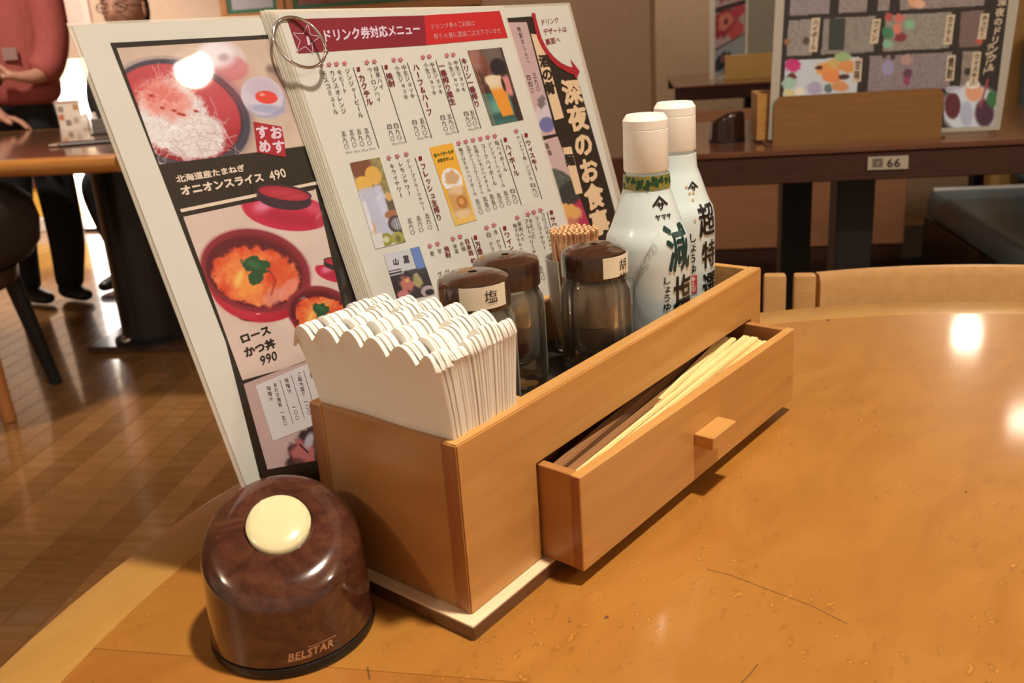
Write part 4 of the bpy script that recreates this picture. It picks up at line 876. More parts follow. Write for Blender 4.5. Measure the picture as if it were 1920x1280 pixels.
for k, (t_, a, c) in enumerate((('ドリンク', (1012, 43), (1046, 38)), ('デザートは', (1017, 61), (1061, 55)), ('裏面へ', (1021, 80), (1049, 74)))): A.row('red_lettering', t_, a, c, 13, K_DRED, .02, dn=(.22, 1))
arc = [(995, 25), (997.5, 36), (1001, 54), (1006, 72), (1013, 87), (1021, 101), (1031, 113), (1042, 124), (1062, 136), (1074, 140)]
iw = [(1001.5, 25), (1004, 36), (1008.5, 54), (1014, 72), (1021, 86), (1029, 98), (1039, 109), (1050, 118), (1062, 124), (1072, 127)]
for k in range(len(arc) - 1): A.poly('red_arrow', [arc[k], arc[k + 1], iw[k + 1], iw[k]], K_RED, 4)
A.poly('red_arrow', [(1067.6, 111), (1072, 127), (1074, 140), (1078, 149), (1085.5, 134.7)], K_RED, 5)
A.flush()

# ---- the ringed drinks menu
P_, u_, v_, n2 = lean_frame(.0940, PSI, math.radians(15.4))
menuB = thing('drinks_menu', 'ringed stack of laminated drinks menu pages with red banner, before the large menu', 'menu', (.17, .11, TT))
S_ = Sheet(P_, u_, v_, n2, 0, menuB)
zb = TT + .0135
for k in range(6, -1, -1):
    dx, dy = -k * 2.6, -k * .6 + (0, 1.5, -1, 1, -1.5, .8, 0)[k]; h = -.0006 * k
    q = [S_.at((511 + dx, 19 + dy)), S_.at((944 + dx * .1, 10.5 + dy * .3)), down_to(S_, (944 + dx * .1, 11), (1074 + dx * .1, 446), zb), down_to(S_, (511 + dx, 19), (684 + dx, 534), zb)]
    b = B(); b.slab([S_.loc(p + n2 * h) for p in (q[0], q[3], q[2], q[1])], n2, .0003); pg = obj('menu_page', b, M_FILM, menuB)
    q = [S_.at((519 + dx, 26 + dy)), S_.at((941 + dx * .1, 15 + dy * .3)), down_to(S_, (941 + dx * .1, 15), (1070 + dx * .1, 446), zb + .003), down_to(S_, (519 + dx, 26), (691.5 + dx, 534), zb + .003)]
    b = B(); b.slab([S_.loc(p + n2 * (h + .0001)) for p in (q[0], q[3], q[2], q[1])], n2, .00012); obj('page_paper', b, M_LPAPER, pg)
S_.off = .00012
S_.quad('banner', [(537.5, 36.5), (559, 100.5), (799, 85), (795, 29)], K_DRED, 1); S_.quad('banner', [(795, 29), (799, 85), (952, 71), (936.5, 20.5)], K_RED2, 1)
S_.row('banner_lettering', 'ドリンク券対応メニュー', (602, 68), (787, 54), 25, K_HDR, .035, 3, 2, dn=(.2, 1))
S_.row('banner_lettering_small', 'ドリンク券のご利用は', (806, 51), (889, 43.5), 12, K_LRED, .0, 3, dn=(.2, 1)); S_.row('banner_lettering_small', '係りの者に直接ご注文下さいませ', (812, 69), (938, 57.5), 12, K_LRED, .0, 3, dn=(.2, 1))
st = [(573 + r * math.sin(t), 75 - r * 1.12 * math.cos(t)) for k in range(10) for r, t in [((27 if k % 2 == 0 else 11.5), k * PI / 5 + .12)]]
for k in range(10): S_.stroke('banner_star', st[k], st[(k + 1) % 10], 1.1, K_HDR, 3)
S_.row('banner_lettering', '1', (570, 77), (580, 76), 22, K_HDR, .06, 3, dn=(.2, 1))
K_STAR = ink('print_star', (190, 110, 112))
def star(x, y, s=5.6):
    P = [(x + r * s * math.sin(t), y - r * s * math.cos(t)) for k in range(10) for r, t in [((1 if k % 2 == 0 else .55), k * PI / 5 + .2)]]
    for k in range(10): S_._acc('item_star', [S_.loc(S_.at(q)) + n2 * (S_.off + 3 * S_.lay) for q in ((x, y), P[(k + 1) % 10], P[k])], [(0, 1, 2)], K_STAR)
for q in ((601, 122), (616, 121), (630, 120), (645, 119), (687, 117), (701, 115.5), (737.5, 112.5), (750, 112), (792, 107.5), (804, 106), (837, 104), (849, 102.5), (728, 296), (744, 293), (760.7, 289), (859, 268.6), (872.5, 265.5), (886, 262.7), (900, 260), (913.6, 257), (926.8, 255), (967, 246), (805, 461), (819.3, 457), (848, 447.6), (861.5, 443.4), (911.4, 426.7), (925, 422), (968.8, 408), (989, 401.6), (1000, 397.6), (1012.5, 394)): star(*q)
ITEMS = [('モスコミュール', (605, 132), (630, 215)), ('カシスオレンジ', (620, 131), (645, 214)), ('モヒート', (634, 130), (647, 175)), ('ジンジャービール', (649, 127), (677, 221)), ('ウーロンハイ', (691, 126), (711, 192)), ('緑茶ハイ', (703, 124), (716, 168)),
 ('小生ジョッキ', (742, 122), (762, 187)), ('中生ジョッキ', (755, 121), (774, 185)), ('小生ジョッキ', (796, 117), (815, 179)), ('中生ジョッキ', (808, 116), (827, 177)), ('小生ジョッキ', (841, 114), (859, 174)), ('中生ジョッキ', (852.5, 112.5), (870, 172.5)),
 ('キウイサワー', (732.5, 306), (752.5, 371)), ('レモンサワー', (748.5, 302), (768, 367)), ('グレープフルーツサワー', (763.5, 297.5), (794.7, 395)), ('柚子はちみつハイボール', (861.6, 276.4), (891, 367)), ('生搾りグレープフルーツハイボール', (876, 272.5), (904, 363)), ('生搾りレモンハイボール', (889, 271.4), (917, 360)),
 ('コークハイボール', (903, 268.6), (928, 348)), ('ジンジャーハイボール', (916, 265), (944, 351)), ('角ハイボール', (929.4, 263), (948, 321.7)), ('サントリー角・シングル', (970, 254), (996, 338)), ('麦', (808, 470), (811, 480)), ('芋', (822, 466), (825, 476)), ('常温', (851, 457), (856, 475)), ('熱燗', (864, 453), (869.7, 471)),
 ('白', (914, 434), (917, 445)), ('赤', (927.5, 430), (930, 440)), ('グラス', (919, 453), (926, 480)), ('グラス', (932, 448), (940, 476)), ('果肉入り', (972, 414.7), (981, 453)), ('柚子はちみつ', (963.3, 418), (978, 471)), ('まるごと', (992.8, 409), (1001, 447)), ('ブルーベリーサワー', (985, 410), (1007, 496)), ('マンゴーサワー', (1004.9, 405), (1021, 468)), ('ゴロゴロあんずサワー', (1015.8, 398.3), (1037, 480)), ('グ', (822, 508), (826, 519)), ('グ', (836, 504), (839, 515))]
for t_, a, c in ITEMS:
    L = math.hypot(c[0] - a[0], c[1] - a[1]) / len(t_); S_.col('item_lettering', t_, a, c, K_INK, max(8.2, L * .9), 0)
for t_, a, c in (('五九〇', (642, 245), (650, 280)), ('五九〇', (657, 242), (665, 277)), ('五九〇', (671, 241), (679, 275)), ('五九〇', (685, 239), (693, 273)), ('四九〇', (728, 232), (736, 265)), ('四九〇', (740.5, 230), (749, 263)), ('四九〇', (775, 224), (783, 256)), ('五九〇', (789, 221), (797, 254)), ('四九〇', (828, 215), (836, 247)), ('五九〇', (840.5, 213), (848.5, 244)), ('四九〇', (872, 208), (880, 238)), ('五九〇', (883, 206), (891, 236)),
 ('五六〇', (766, 408), (774, 440.5)), ('五六〇', (783, 403.5), (790, 436)), ('五六〇', (799, 399), (806.4, 431)), ('五三〇', (893, 372), (902, 401.6)), ('五五〇', (907, 367.7), (915.6, 397)), ('五五〇', (919.5, 363), (928.7, 393)), ('五三〇', (933, 361), (941.4, 389.5)), ('五三〇', (945.8, 356.7), (954.5, 385)), ('四九〇', (959, 353), (967, 382)), ('四九〇', (996.8, 342.5), (1006, 370)), ('五九〇', (1011, 497), (1019, 525))):
    S_.col('price_lettering', t_, a, c, K_INK, 10.5, 0)
for t_, q in (('122kcal', (647, 286)), ('163kcal', (662, 284)), ('157kcal', (676.5, 282)), ('163kcal', (690.5, 279)), ('165kcal', (733.5, 270)), ('166kcal', (746.5, 267.5)), ('172kcal', (781, 260)), ('178kcal', (794, 257)), ('173kcal', (834, 251)), ('170kcal', (847, 248)), ('110kcal', (877, 243)), ('166kcal', (889, 240))):
    S_.row('calorie_lettering', t_, (q[0], q[1]), (q[0] + 12, q[1] - 1.5), 5, K_INK, 0, 3, 1, dn=(.3, 1))
for t_, a, c, w_ in (('カクテル', (675, 139), (694, 198), 14), ('焼酎', (727, 136), (736, 163), 13), ('フレッシュ生搾り', (790.7, 305), (824, 414), 12), ('ハイボール', (949.5, 270), (969, 330), 12), ('ウィスキー', (988, 262), (1006, 320), 12), ('日本酒', (873.5, 447), (883, 479), 10.5), ('純米', (885, 483), (891, 504), 10), ('焼酎', (835, 461), (841, 483), 10.5), ('万葉', (893.5, 452), (901, 478), 11), ('ワイン', (948.5, 434), (959, 470), 12), ('サワー', (1034.5, 405), (1044, 440), 11), ('一番搾り黒生', (825, 117), (849, 197), 13), ('キリン一番搾り', (867.5, 108), (895, 201), 12.5), ('ハーフ＆ハーフ', (777, 119), (806, 217), 13)):
    S_.col('heading_lettering', t_, a, c, ink('print_heading', (122, 30, 40)), w_, .022)
for q in ((671, 130), (723, 126), (787, 297), (946.5, 262), (985.6, 253.5), (890.4, 445.3), (945.4, 427.8), (1032.9, 398.3)): S_.poly('heading_square', [(q[0] - 3.4, q[1] - 3.6), (q[0] - 2.2, q[1] + 4), (q[0] + 3.6, q[1] + 3.2), (q[0] + 2.4, q[1] - 4.2)], K_DRED)
for a, c in (((661, 126), (709.5, 277)), ((714.5, 122), (761, 267)), ((762.5, 117), (809, 259)), ((816, 112.5), (859, 249)), ((860, 109), (901, 240)), ((777, 295), (821.6, 432)), ((937.5, 260.5), (977, 384)), ((977, 251.7), (1015.4, 372.7)), ((883, 444), (895.5, 482.5)), ((936, 426), (948, 465)), ((1025, 397), (1041, 463))): S_.stroke('column_rule', a, c, .9, K_INK)
def p_beer(x, y, u, v):
    im = fill((74, 46, 36), x) + (vn(x, y, 7, 3)[:, None] - .5) * 40; im = mixc(im, (v < .45) * (u > .4) * .8, (112, 98, 84)); im = mixc(im, soft(ell(u, v, .18, .12, .22, .16), .3), (150, 100, 84)); im = mixc(im, soft(ell(u, v, .36, .28, .14, .22), .2) * .7, (122, 62, 44)); im = mixc(im, (v > .58) * 1., (58, 104, 88)); im = mixc(im, (v > .58) * soft(ell(u, v, .4, .78, .3, .12), .5), (104, 150, 124)); im = mixc(im, (v > .8) * soft(ell(u, v, .55, .9, .5, .05), .5), (40, 78, 70))
    im = mixc(im, soft(ell(u, v, .74, .27, .25, .13), .1), (36, 26, 28)); im = mixc(im, (u > .80) * (v > .6) * .9, (44, 30, 26))
    im = mixc(im, soft(ell(u, v, .85, .52, .18, .14), .2), (206, 130, 110)); gl_ = np.maximum(np.abs(u - (.50 + .18 * (v - .45))) / (.23 - .10 * (v - .4)), np.abs(v - .64) / .27)
    im = mixc(im, soft(gl_, .06), (228, 142, 44)); im = mixc(im, soft(gl_, .06) * smoothstep(.58, .50, v), (222, 190, 140)); im = mixc(im, soft(ell(u, v, .44, .42, .22, .07), .2), (226, 200, 156)); im = mixc(im, soft(ell(u, v, .72, .50, .05, .09), .2), (52, 34, 30)); im = mixc(im, (u < .13) * (np.sin(u * 90) > 0) * .6, (176, 120, 80)); im = mixc(im, (u > .93) * .8, (60, 42, 30)); return im
S_.photo('drink_photo', [(875.4, 95.2), (940, 89), (981, 224.5), (922, 236)], p_beer, 60, 120)
def p_fruit(x, y, u, v):
    im = fill((206, 200, 194), x); im = mixc(im, (v < .42) * (u > .45) * 1., (128, 112, 66)); im = mixc(im, (v < .45) * (u > .55) * vn(x, y, 5, 4), (166, 150, 92)); im = mixc(im, soft(ell(u, v, .30, .08, .38, .16), .2), (122, 72, 46)); im = mixc(im, soft(ell(u, v, .62, .19, .26, .11), .06), (218, 164, 70)); im = mixc(im, soft(ell(u, v, .22, .27, .28, .10), .06), (222, 170, 74)); im = mixc(im, (v > .47) * (u > .72) * 1., (96, 78, 60)); im = mixc(im, soft(ell(u, v, .90, .46, .10, .05), .2), (212, 160, 90))
    gl_ = np.maximum(np.abs(u - (.42 + .1 * (v - .5))) / (.36 - .1 * (v - .4)), np.abs(v - .60) / .29); im = mixc(im, soft(gl_, .05) * .95, (186, 182, 186)); im = mixc(im, soft(ell(u, v, .62, .5, .1, .2), .5) * .4, (214, 212, 216)); im = mixc(im, soft(ell(u, v, .1, .76, .1, .1), .2), (210, 150, 84)); im = mixc(im, (u < .14) * (v > .45) * soft(np.abs(v - .5) * 3, .2), (216, 208, 198))
    im = mixc(im, soft(ell(u, v, .84, .66, .24, .05), .1), (160, 102, 62)); im = mixc(im, soft(ell(u, v, .88, .78, .26, .10), .08), (70, 54, 48)); im = mixc(im, soft(ell(u, v, .90, .78, .18, .07), .2) * (.4 + .6 * (np.sin(u * 80) > 0)), (170, 166, 168)); im = mixc(im, soft(ell(u, v, .42, .925, .22, .075), .06), (150, 140, 60)); im = mixc(im, soft(ell(u, v, .42, .925, .10, .035), .3), (206, 200, 150)); im = mixc(im, soft(ell(u, v, .80, .935, .22, .07), .06), (160, 150, 62)); im = mixc(im, soft(ell(u, v, .80, .945, .08, .04), .3), (110, 100, 40)); im = mixc(im, (u < .42 - (v - .6) * .3) * (v > .83), (214, 206, 186)); return im
S_.photo('drink_photo', [(655, 305.7), (711, 295), (760, 453.4), (703, 467)], p_fruit, 60, 130)
def p_highball(x, y, u, v):
    im = fill((232, 166, 48), x); im = mixc(im, smoothstep(.6, .95, v) * .6, (226, 190, 110)); im = mixc(im, soft(ell(u, v, .50, .45, .44, .155), .04), (232, 222, 206)); im = mixc(im, soft(ell(u, v, .52, .41, .30, .08) + (vn(x, y, 7, 3) - .5) * .6, .2), (206, 160, 110)); im = mixc(im, (np.abs(v - .73) < .19) * soft(np.abs(u - .52) / .40, .05), (204, 150, 84)); im = mixc(im, soft(ell(u, v, .55, .58, .34, .06) + (vn(x, y, 6, 5) - .5) * .5, .2) * .8, (226, 188, 140)); im = mixc(im, soft(ell(u, v, .62, .74, .24, .085), .06), (180, 112, 50)); im = mixc(im, soft(ell(u, v, .60, .73, .12, .04), .2), (214, 150, 80)); im = mixc(im, soft(ell(u, v, .5, .88, .4, .05), .4) * .7, (232, 206, 156)); return im
S_.photo('drink_photo', [(804, 277), (847.5, 268), (893, 412.5), (852.8, 423.5)], p_highball, 50, 120)
K_OLIVE = ink('print_olive', (92, 96, 24))
S_.row('photo_lettering', '角ハイボールが', (812, 292), (849, 283.5), 7, K_OLIVE, .05, 4); S_.row('photo_lettering', 'お好きでしょ', (819, 302), (849, 295.5), 7, K_OLIVE, .05, 4)
def p_sake(x, y, u, v):
    im = fill((46, 38, 42), x); im = mixc(im, soft(np.maximum(np.abs(u - .18) / .20, np.abs(v - .2) / .26), .05), (206, 198, 190)); im = mixc(im, soft(np.maximum(np.abs(u - .55) / .19, np.abs(v - .12) / .30), .05), (198, 194, 180)); im = mixc(im, soft(np.maximum(np.abs(u - .87) / .12, np.abs(v - .14) / .30), .05), (96, 122, 172)); im = mixc(im, (u < .35) * (np.abs(v - .42) < .02), (60, 52, 50)); im = mixc(im, (u < .35) * (np.abs(v - .36) < .012), (90, 80, 76)); im = mixc(im, soft(ell(u, v, .38, .68, .16, .16) + (vn(x, y, 5, 2) - .5) * .6, .2), (190, 112, 92)); im = mixc(im, soft(ell(u, v, .40, .62, .05, .04), .3), (222, 170, 90)); im = mixc(im, soft(ell(u, v, .66, .66, .12, .14) + (vn(x, y, 5, 7) - .5) * .6, .2), (170, 152, 96)); im = mixc(im, soft(ell(u, v, .20, .88, .16, .09), .2), (196, 120, 108)); im = mixc(im, soft(ell(u, v, .86, .92, .20, .12), .06), (176, 158, 150)); im = mixc(im, soft(ell(u, v, .88, .94, .12, .06), .1), (40, 32, 34)); return im
S_.photo('drink_photo', [(718.5, 477), (785, 462), (815, 551), (745, 566)], p_sake, 60, 80)
S_.col('photo_lettering_dark', '山', (740, 484), (742, 497), K_INK, 12, .04, 4); S_.col('photo_lettering_dark', '葉', (759, 478), (762, 494), K_INK, 11, .04, 4)
S_.flush()
# the binder ring
b = B(); rc = S_.at((553, 84)) + n2 * .0040; nr = n2.copy(); ux = u_.copy(); uy = np.cross(nr, ux); dg = (-ux * .6 + uy * .8)      # dips through the hole at the upper left
nr2 = nr * math.cos(.26) + dg * math.sin(.26); nr2 /= np.linalg.norm(nr2); ux2 = ux - nr2 * (ux @ nr2); ux2 /= np.linalg.norm(ux2); uy2 = np.cross(nr2, ux2)
cpt = S_.loc(rc); pts = [cpt + ux2 * .0150 * math.cos(t) + uy2 * .0146 * math.sin(t) for t in np.linspace(0, 2 * PI, 49)[:-1]]
b.tube(pts, .0009, 10, closed=True)
hp_ = cpt + ux2 * .0150 * math.cos(-.55) + uy2 * .0146 * math.sin(-.55); b.lathe([(.0001, -.0018), (.0014, -.0012), (.0017, 0), (.0014, .0012), (.0001, .0018)], tuple(hp_), 12)
obj('binder_ring', b, M_CHROME, menuB, 60)

# ================================================================== PENDANT LAMPS (the lights seen mirrored in the table and the menus)
M_BULB = mat('bulb_glow', (1, .9, .75), .5, emit=(1, .83, .62), es=9.)
M_SHADE = mat('lamp_shade', (.30, .22, .16), .5)
def pendant(p, r, label):
    t = thing('pendant_lamp', label, 'lamp', (p[0], p[1], p[2]), 0, None)
    b = B(); b.tube([(0, 0, r * 2.2), (0, 0, 2.5 - p[2])], .004, 8); obj('cord', b, M_BLACK, t)
    b = B(); b.lathe([(r * 1.6, r * .6), (r * 1.5, r * 1.2), (r * .5, r * 2.1), (r * .2, r * 2.3), (r * .2, r * 2.25), (r * .45, r * 2.05), (r * 1.42, r * 1.15), (r * 1.52, r * .6)], n=32); obj('shade', b, M_SHADE, t, 40)
    b = B(); b.lathe([(r * .35, r * 2.0), (r * .35, r * 1.25), (.0001, r * 1.22)], n=16); obj('socket', b, M_BLACK, t, 40)
for (p, e, r), lb in zip(LAMPS, ('pendant lamp above the second row of dark tables', 'pendant lamp right of the one over the second row', 'pendant lamp behind the round table at the right, out of frame')): pendant(p, r, lb)
pendant((KEY[0], KEY[1], KEY[2] - .02), .06, 'pendant lamp hanging straight over the round table')

# ================================================================== DARK TABLE WITH THE 66 STICKER, AND WHAT STANDS ON IT
def rthing(name, label, cat, a, b_, z=0., rot=0., group=None): return thing(name, label, cat, RM(a, b_, z), RZ + rot, group)
t66 = rthing('dark_table', 'dark wooden table with a white 66 sticker on its edge', 'table', .18, 1.37)
b = B(); b.box((0, 0, TT - .012), (1.10, .51, TT), .002); obj('table_top', b, M_DKTOP, t66)
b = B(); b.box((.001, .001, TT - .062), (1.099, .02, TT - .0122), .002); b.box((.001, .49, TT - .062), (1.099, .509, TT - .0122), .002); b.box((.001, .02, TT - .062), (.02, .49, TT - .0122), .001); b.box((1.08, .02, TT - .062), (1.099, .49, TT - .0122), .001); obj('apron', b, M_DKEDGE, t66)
b = B(); b.box((.0, -.0035, TT - .010), (1.10, .001, TT - .0005), .0015); obj('edge_strip', b, grain('edge_wood_light', (.15, .06, .03), (.11, .04, .02), (3, 30, 30), .25, .5), t66)
for x, y, wd in ((.285, .10, .070), (.230, .40, .066)):
    b = B(); b.box((x, y, .02), (x + wd, y + wd, TT - .062), .003); obj('leg', b, M_BLACK, t66)
    b = B(); b.box((x - .12, y - .01, 0), (x + .35, y + wd + .01, .02), .003); obj('foot', b, M_BLACK, t66)
for x, y in ((.95, .10),):
    b = B(); b.box((x, y, 0), (x + .07, y + .07, TT - .062), .003); obj('leg', b, M_BLACK, t66)
# sticker (its own flat print)
Sk = Sheet(RM(0, 1.3675), E1, (0, 0, 1), -E2, .0006, None)
k0 = [(1627.5, 294), (1626.5, 318.5), (1702.5, 316), (1703.5, 291)]
def rchild_quad(S, name, q, mt, par, off):
    b = B(); inv = Matrix.Rotation(-RZ, 3, 'Z'); P = [inv @ Vector(S.at(p) + S.n * off - np.array(par.location)) for p in q]; b.add([tuple(p) for p in P], [tuple(range(len(P)))]); return obj(name, b, mt, par, fix=False)
M_STK = mat('sticker_white', (.42, .37, .29), .5)
rchild_quad(Sk, 'sticker', k0, M_STK, t66, .0008)
def rchild_text(S, name, V, Fc, A_, U, D, mt, par, off):
    inv = Matrix.Rotation(-RZ, 3, 'Z'); b = B(); b.add([tuple(inv @ Vector(A_ + U * x + D * y + S.n * off - np.array(par.location))) for x, y in V], Fc); return obj(name, b, mt, par, fix=False)
v, f, wd_ = htext('66', .02); a0, a1 = Sk.at((1662, 305.3)), Sk.at((1689, 304.4)); rchild_text(Sk, 'sticker_number', v, f, a0, (a1 - a0) / wd_, np.array([0, 0, 1.]) * .0215, M_INK, t66, .0012)
for q, c in (((1635, 297, 1655, 314), (.17, .14, .11)), ((1640, 298, 1651, 313), (.11, .095, .08)), ((1644, 302, 1648, 310), (.30, .25, .2))):
    rchild_quad(Sk, 'sticker_symbol', [(q[0], q[1]), (q[0] - .5, q[3]), (q[2], q[3] - .6), (q[2] + .4, q[1] - .6)], mat('sym_%d' % q[0], c, .6), t66, .001 + .0001 * (q[0] - 1630) / 5)
# condiment box seen from behind, its slot board facing us
c66 = rthing('condiment_box', 'maple condiment box seen from its back board, on the dark table marked 66', 'box', .322, 1.4225, TT)
b = B(); bb = [(.012, 0), (.310, 0), (.310, .080), (.300, .090), (.024, .090), (.013, .080)]; b.v = []; b.prism(bb, 0, .006); b.v = [(x, y_, z) for x, z, y_ in b.v]; obj('slot_board', b, grain('slot_board_maple', (.25, .12, .036), (.21, .10, .029), (3, 40, 40), .5), c66)
b = B(); b.box((.0, .001, 0), (.318, .145, .0045), .0008); obj('plinth', b, M_WAL, c66)
for lo, hi in (((-.010, .055, .0046), (.290, .063, .092)), ((-.010, .137, .0046), (.290, .145, .092)), ((-.010, .0632, .0046), (-.002, .1368, .0918)), ((.282, .0632, .0046), (.290, .1368, .0918)), ((.037, .0632, .0046), (.043, .1368, .0918))):
    b = B(); b.box(lo, hi, .0006); obj('box_panel', b, M_BOX, c66)
# menu in that slot
m66 = rthing('laminated_menu', 'laminated drinks and dessert menu in the slot of the box on table 66', 'menu', .33, 1.440, TT)
Q = Sheet(RM(0, 1.4365), E1, (0, 0, 1), -E2, 0, None, white=(176, 152, 130)); INV = Matrix.Rotation(-RZ, 3, 'Z')
def room_photo(S, par, name, quad, painter, nx, ny, off):
    tmp = Sheet(S.P, S.u, S.v, S.n, off, None, S.white); o = tmp.photo(name, quad, painter, nx, ny, 0)
    loc = np.array(par.location)
    for v_ in o.data.vertices: v_.co = INV @ (v_.co - Vector(loc))
    o.parent = par; return o
b = B(); q = [(1457, -60), (1440.5, 262), (1874.5, 243), (1922, -72)]; P = [INV @ Vector(Q.at(p) - np.array(m66.location)) for p in q]; nl = np.array(INV @ Vector(-E2)); b.slab([np.array(p) for p in P], nl, .0005); obj('paper', b, mat('menu_paper_66', (.46, .43, .38), .5, coat=.6), m66)
def p_menu66(x, y, u, v):
    im = fill((40, 26, 20), x)
    def cell(im, x0, x1, y0, y1, c):     # rows slope a little with the sheet
        yy = y + (x - 1660) * .052; xx = x + (yy - 90) * .07; m_ = (xx > x0) & (xx < x1) & (yy > y0) & (yy < y1); return mixc(im, m_ * 1., c), m_
    for (x0, x1, y0, y1, c, tx_) in ((1475, 1550, -60, 20, (146, 118, 108), 1), (1567, 1620, -60, 20, (150, 120, 104), 1), (1640, 1662, -60, 20, (150, 120, 104), 1), (1682, 1840, -60, 20, (148, 118, 102), 1), (1475, 1522, 29, 96, (150, 124, 106), 1), (1540, 1638, 29, 96, (144, 120, 100), 1), (1656, 1780, 29, 96, (148, 126, 102), 1), (1798, 1840, 29, 96, (120, 84, 72), 1), (1474, 1612, 104, 172, (196, 180, 166), 0), (1632, 1786, 104, 172, (140, 112, 102), 1), (1806, 1838, 104, 172, (146, 116, 92), 1)):
        im, m_ = cell(im, x0, x1, y0, y1, c)
        if tx_: im = mixc(im, m_ * (vn(x * 1.0, y * .55, 2.2, int(x0)) > .55) * .30, (98, 74, 66))
    for cx, cy, rx, ry, c in ((1487, 122, 14, 13, (196, 40, 92)), (1484, 144, 9, 7, (96, 36, 32)), (1480, 156, 14, 12, (160, 170, 140)), (1552, 130, 22, 14, (222, 130, 60)), (1572, 118, 22, 10, (206, 150, 80)), (1590, 125, 18, 12, (212, 126, 66)), (1560, 145, 20, 10, (220, 120, 60)), (1580, 106, 16, 8, (150, 158, 96)), (1536, 127, 7, 4, (70, 30, 24)), (1582, 144, 10, 5, (66, 36, 30)), (1528, 165, 14, 12, (168, 140, 150)), (1553, 166, 8, 8, (90, 100, 90)), (1575, 162, 16, 10, (206, 126, 70)), (1480, 174, 10, 6, (214, 176, 110)), (1500, 172, 10, 8, (232, 196, 160)),
                              (1476, 79, 6, 6, (150, 90, 60)), (1512, 77, 7, 7, (78, 62, 46)), (1666, 32, 8, 8, (176, 70, 60)), (1686, 34, 9, 8, (200, 96, 76)), (1706, 46, 10, 8, (130, 160, 112)), (1664, 62, 10, 12, (64, 110, 68)), (1688, 70, 11, 9, (132, 40, 42)), (1682, 54, 8, 10, (210, 110, 82)), (1664, 82, 10, 8, (130, 158, 116)), (1836, 76, 7, 7, (190, 70, 52)), (1658, 105, 4, 5, (60, 24, 22)), (1674, 107, 4, 5, (60, 24, 22)), (1664, 128, 12, 14, (150, 126, 140)), (1702, 138, 9, 9, (96, 46, 58)), (1700, 152, 6, 8, (146, 48, 78)), (1700, 112, 10, 10, (176, 124, 104)), (1816, 134, 8, 7, (48, 40, 30)), (1714, 4, 12, 10, (214, 140, 100)), (1724, 8, 10, 9, (222, 152, 110))):
        im = mixc(im, soft(ell(x, y, cx, cy, rx, ry) + (vn(x, y, 4, cx) - .5) * .35, .15), c)
    im = mixc(im, ((x > 1553) & (x < 1585) & (y > 34) & (y < 94)) * soft(np.abs(x - 1569 + (y - 64) * .06) / 15, .05), (52, 50, 36))
    # glasses at the lower right
    im = mixc(im, (y > 160) * (x > 1770) * soft(ell(x, y, 1822, 205, 58, 46), .1), (206, 190, 178)); im = mixc(im, soft(ell(x, y, 1786, 198, 15, 25), .1), (92, 30, 32)); im = mixc(im, soft(ell(x, y, 1788, 168, 16, 7), .1) * .8, (196, 176, 172)); im = mixc(im, soft(ell(x, y, 1826, 172, 16, 18), .15), (222, 140, 96)); im = mixc(im, soft(ell(x, y, 1824, 158, 13, 8), .2), (232, 206, 186)); im = mixc(im, soft(ell(x, y, 1812, 214, 12, 24), .15), (176, 160, 160)); im = mixc(im, soft(ell(x, y, 1846, 212, 18, 26), .15), (72, 34, 46)); im = mixc(im, soft(ell(x, y, 1860, 186, 10, 16), .2), (50, 96, 50)); im = mixc(im, seg(x, y, 1852, 150, 1838, 200, 3), (160, 64, 56)); return im
room_photo(Q, m66, 'menu_print', [(1474, -52), (1899, -64), (1862, 236), (1457, 252)], p_menu66, 330, 230, .0003)
Q2w = mat('print_pale_66', (.62, .52, .40), .5); Q2b = mat('print_dark_66', (.05, .03, .025), .5)
def rcol(par, S, name, t_, a, c, wpx, mt, off=.0007, bold=.04):
    v, f = vtext(t_, bold); a = np.array(a, float); c = np.array(c, float); A_, C_ = S.at(a), S.at(c); D = (C_ - A_) / len(t_); rd = S.at((a[0] + 40, a[1] - 2)) - A_; rd /= np.linalg.norm(rd); pm = np.linalg.norm(S.at((a[0] + 10, a[1])) - A_) / 10
    return tag(rchild_text(S, name, v, f, A_, rd * wpx * pm, -D, mt, par, off), kind='stuff')
rcol(m66, Q, 'title_lettering', '夜のドリンク＆', (1876, 14), (1856, 134), 18, Q2w); rcol(m66, Q, 'title_lettering', 'デザート', (1858, 80), (1845, 140), 14, Q2w); rcol(m66, Q, 'title_lettering', '深', (1880, -6), (1878, 12), 18, Q2w)
for t_, a, c in (('ハイボール', (1530, 36), (1524, 94)), ('ワイン', (1644, 38), (1638, 78)), ('カクテル', (1783, 30), (1776, 80)), ('ホッピー', (1847, 28), (1840, 70)), ('甘味', (1609, 112), (1606, 150)), ('焼酎', (1784, 106), (1780, 148)), ('ウィスキー', (1832, 100), (1824, 158))):
    a = np.array(a, float); c = np.array(c, float); rchild_quad(Q, 'title_strip', [tuple(a + (-8, -2)), tuple(c + (-8, 4)), tuple(c + (8, 3)), tuple(a + (8, -3))], Q2w, m66, .0005); rcol(m66, Q, 'strip_lettering', t_, a, c, 11, Q2b, .0008)
